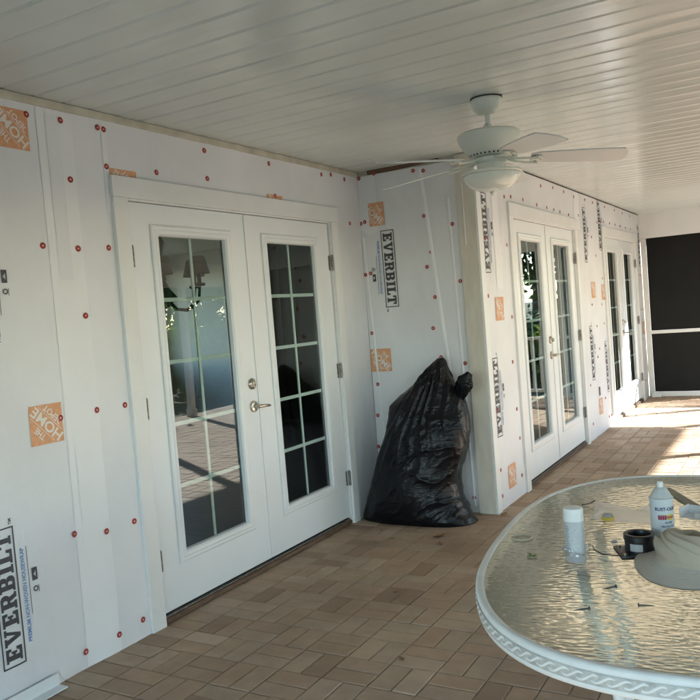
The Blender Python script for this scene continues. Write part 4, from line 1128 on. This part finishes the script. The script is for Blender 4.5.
# ---------------------------------------------------------------- garden outside
def leaf_crown(name, mtl, seed, rad, hgt, nclump, nleaf, lsize):
    rnd = random.Random(seed); g = MB(); v = []; f = []
    for c in range(nclump):
        while True:
            p = Vector((rnd.uniform(-1, 1), rnd.uniform(-1, 1), rnd.uniform(-1, 1)))
            if .35 < p.length < 1: break
        cc = Vector((p.x*rad, p.y*rad, p.z*hgt/2)); cr = rnd.uniform(.22, .42)*rad
        for q in range(nleaf):
            d = Vector((rnd.gauss(0, 1), rnd.gauss(0, 1), rnd.gauss(0, .8)))*cr*.5
            o = cc+d; n_ = Vector((rnd.gauss(0, 1), rnd.gauss(0, 1), rnd.gauss(.5, 1))).normalized()
            t = n_.orthogonal().normalized(); t.rotate(Matrix.Rotation(rnd.uniform(0, 6.28), 3, n_)); b = n_.cross(t); s_ = lsize*rnd.uniform(.6, 1.3)
            k = len(v); v += [o-t*s_, o+b*s_*.45, o+t*s_, o-b*s_*.45]; f.append((k, k+1, k+2, k+3))
    g.add(v, f, mtl); o = g.build(name); me = o.data; bpy.data.objects.remove(o); return me
CR1 = leaf_crown('crown', LEAF_A, 3, 2.2, 3.4, 60, 90, .13)
CR2 = leaf_crown('crown', LEAF_C, 5, 2.4, 4.2, 60, 90, .14)
SH1 = leaf_crown('foliage', LEAF_B, 9, .85, 1.3, 30, 70, .075)
SH2 = leaf_crown('foliage', LEAF_A, 11, .95, 1.5, 30, 70, .08)
def tree(x, y, s_, k, label):
    R_ = thing('tree', label, 'tree', (x, y, -.16), random.uniform(0, 6), ('broad trees in the garden', 'tall dark trees in the garden')[k]); R_.scale = (s_, s_, s_)
    c = bpy.data.objects.new('crown', (CR1, CR2)[k]); COL.objects.link(c); c.parent = R_; c.location = (0, 0, 3.9)
    g = MB(); g.tube([(0, 0, 0), (.05, .02, 1.2), (0, -.05, 2.4), (.08, .05, 4.2)], .15, BARK, 10, radii=[.20, .14, .12, .05])
    for a in (0.4, 1.7, 2.9, 4.1, 5.3): g.tube([(0, 0, 2.0+.25*math.sin(a*3)), (.6*math.cos(a), .6*math.sin(a), 3.0), (1.3*math.cos(a), 1.3*math.sin(a), 4.0)], .05, BARK, 7, radii=[.07, .05, .02])
    g.build('trunk', R_, smooth=True)
def shrub(x, y, s_, k, label):
    R_ = thing('shrub', label, 'shrub', (x, y, -.16), random.uniform(0, 6), ('bright shrubs in the garden', 'darker shrubs in the garden')[k]); R_.scale = (s_, s_, s_)
    c = bpy.data.objects.new('foliage', (SH1, SH2)[k]); COL.objects.link(c); c.parent = R_; c.location = (0, 0, .72)
    g = MB()
    for a in range(5): g.tube([(0, 0, 0), (.12*math.cos(a*1.3), .12*math.sin(a*1.3), .4), (.35*math.cos(a*1.3), .35*math.sin(a*1.3), .9)], .015, BARK, 6, radii=[.025, .018, .008])
    g.build('stems', R_, smooth=True)
TREES = [(11.6, 17.2, .75, 0), (9.6, 18.6, .8, 1), (16.5, 21.5, 1.0, 1), (13.6, 4.6, 1.3, 1), (14.4, 8.3, 1.2, 0), (13.4, 11.8, .68, 1), (14.5, .6, 1.3, 0), (2.2, 19.5, 1.1, 1), (-1.5, 22, 1.25, 0), (5.6, 22.5, 1.0, 0), (17.5, 5.0, .9, 0), (19, -1.5, 1.15, 1), (17, -8, 1.2, 0), (26, 8.5, 1.0, 1), (23, 26, 1.3, 1), (12, 30, 1.4, 0), (6, -14, 1.2, 1), (-2, 30, 1.4, 1)]
for i, (x, y, s_, k) in enumerate(TREES):
    tree(x, y, s_, k, ['broad mid green tree in the garden beyond the porch railings', 'tall dark green tree in the garden beyond the porch railings'][k])
SHR = [(9.0, 13.6, 1.2, 0), (10.4, 15.0, 1.3, 1), (8.0, 14.6, 1.2, 1), (11.2, 12.6, 1.2, 1), (2.3, 14.0, 1.1, 0), (3.4, 14.8, .9, 1), (4.6, 14.2, 1.0, 0), (6.0, 15.2, 1.2, 1), (1.0, 14.6, 1.2, 1), (-.6, 15, 1.1, 0), (8.6, 13, 1.0, 0), (9.4, 10.4, .9, 1), (9.0, 7.6, 1.0, 0), (9.6, 4.6, 1.1, 1), (9.2, 1.8, 1.0, 0), (9.5, -1.5, 1.1, 1), (8.0, -4.5, 1.0, 0)]
for i, (x, y, s_, k) in enumerate(SHR):
    shrub(x, y, s_, k, ['bright leafy shrub in the row outside the porch railings', 'darker leafy shrub in the row outside the porch railings'][k])
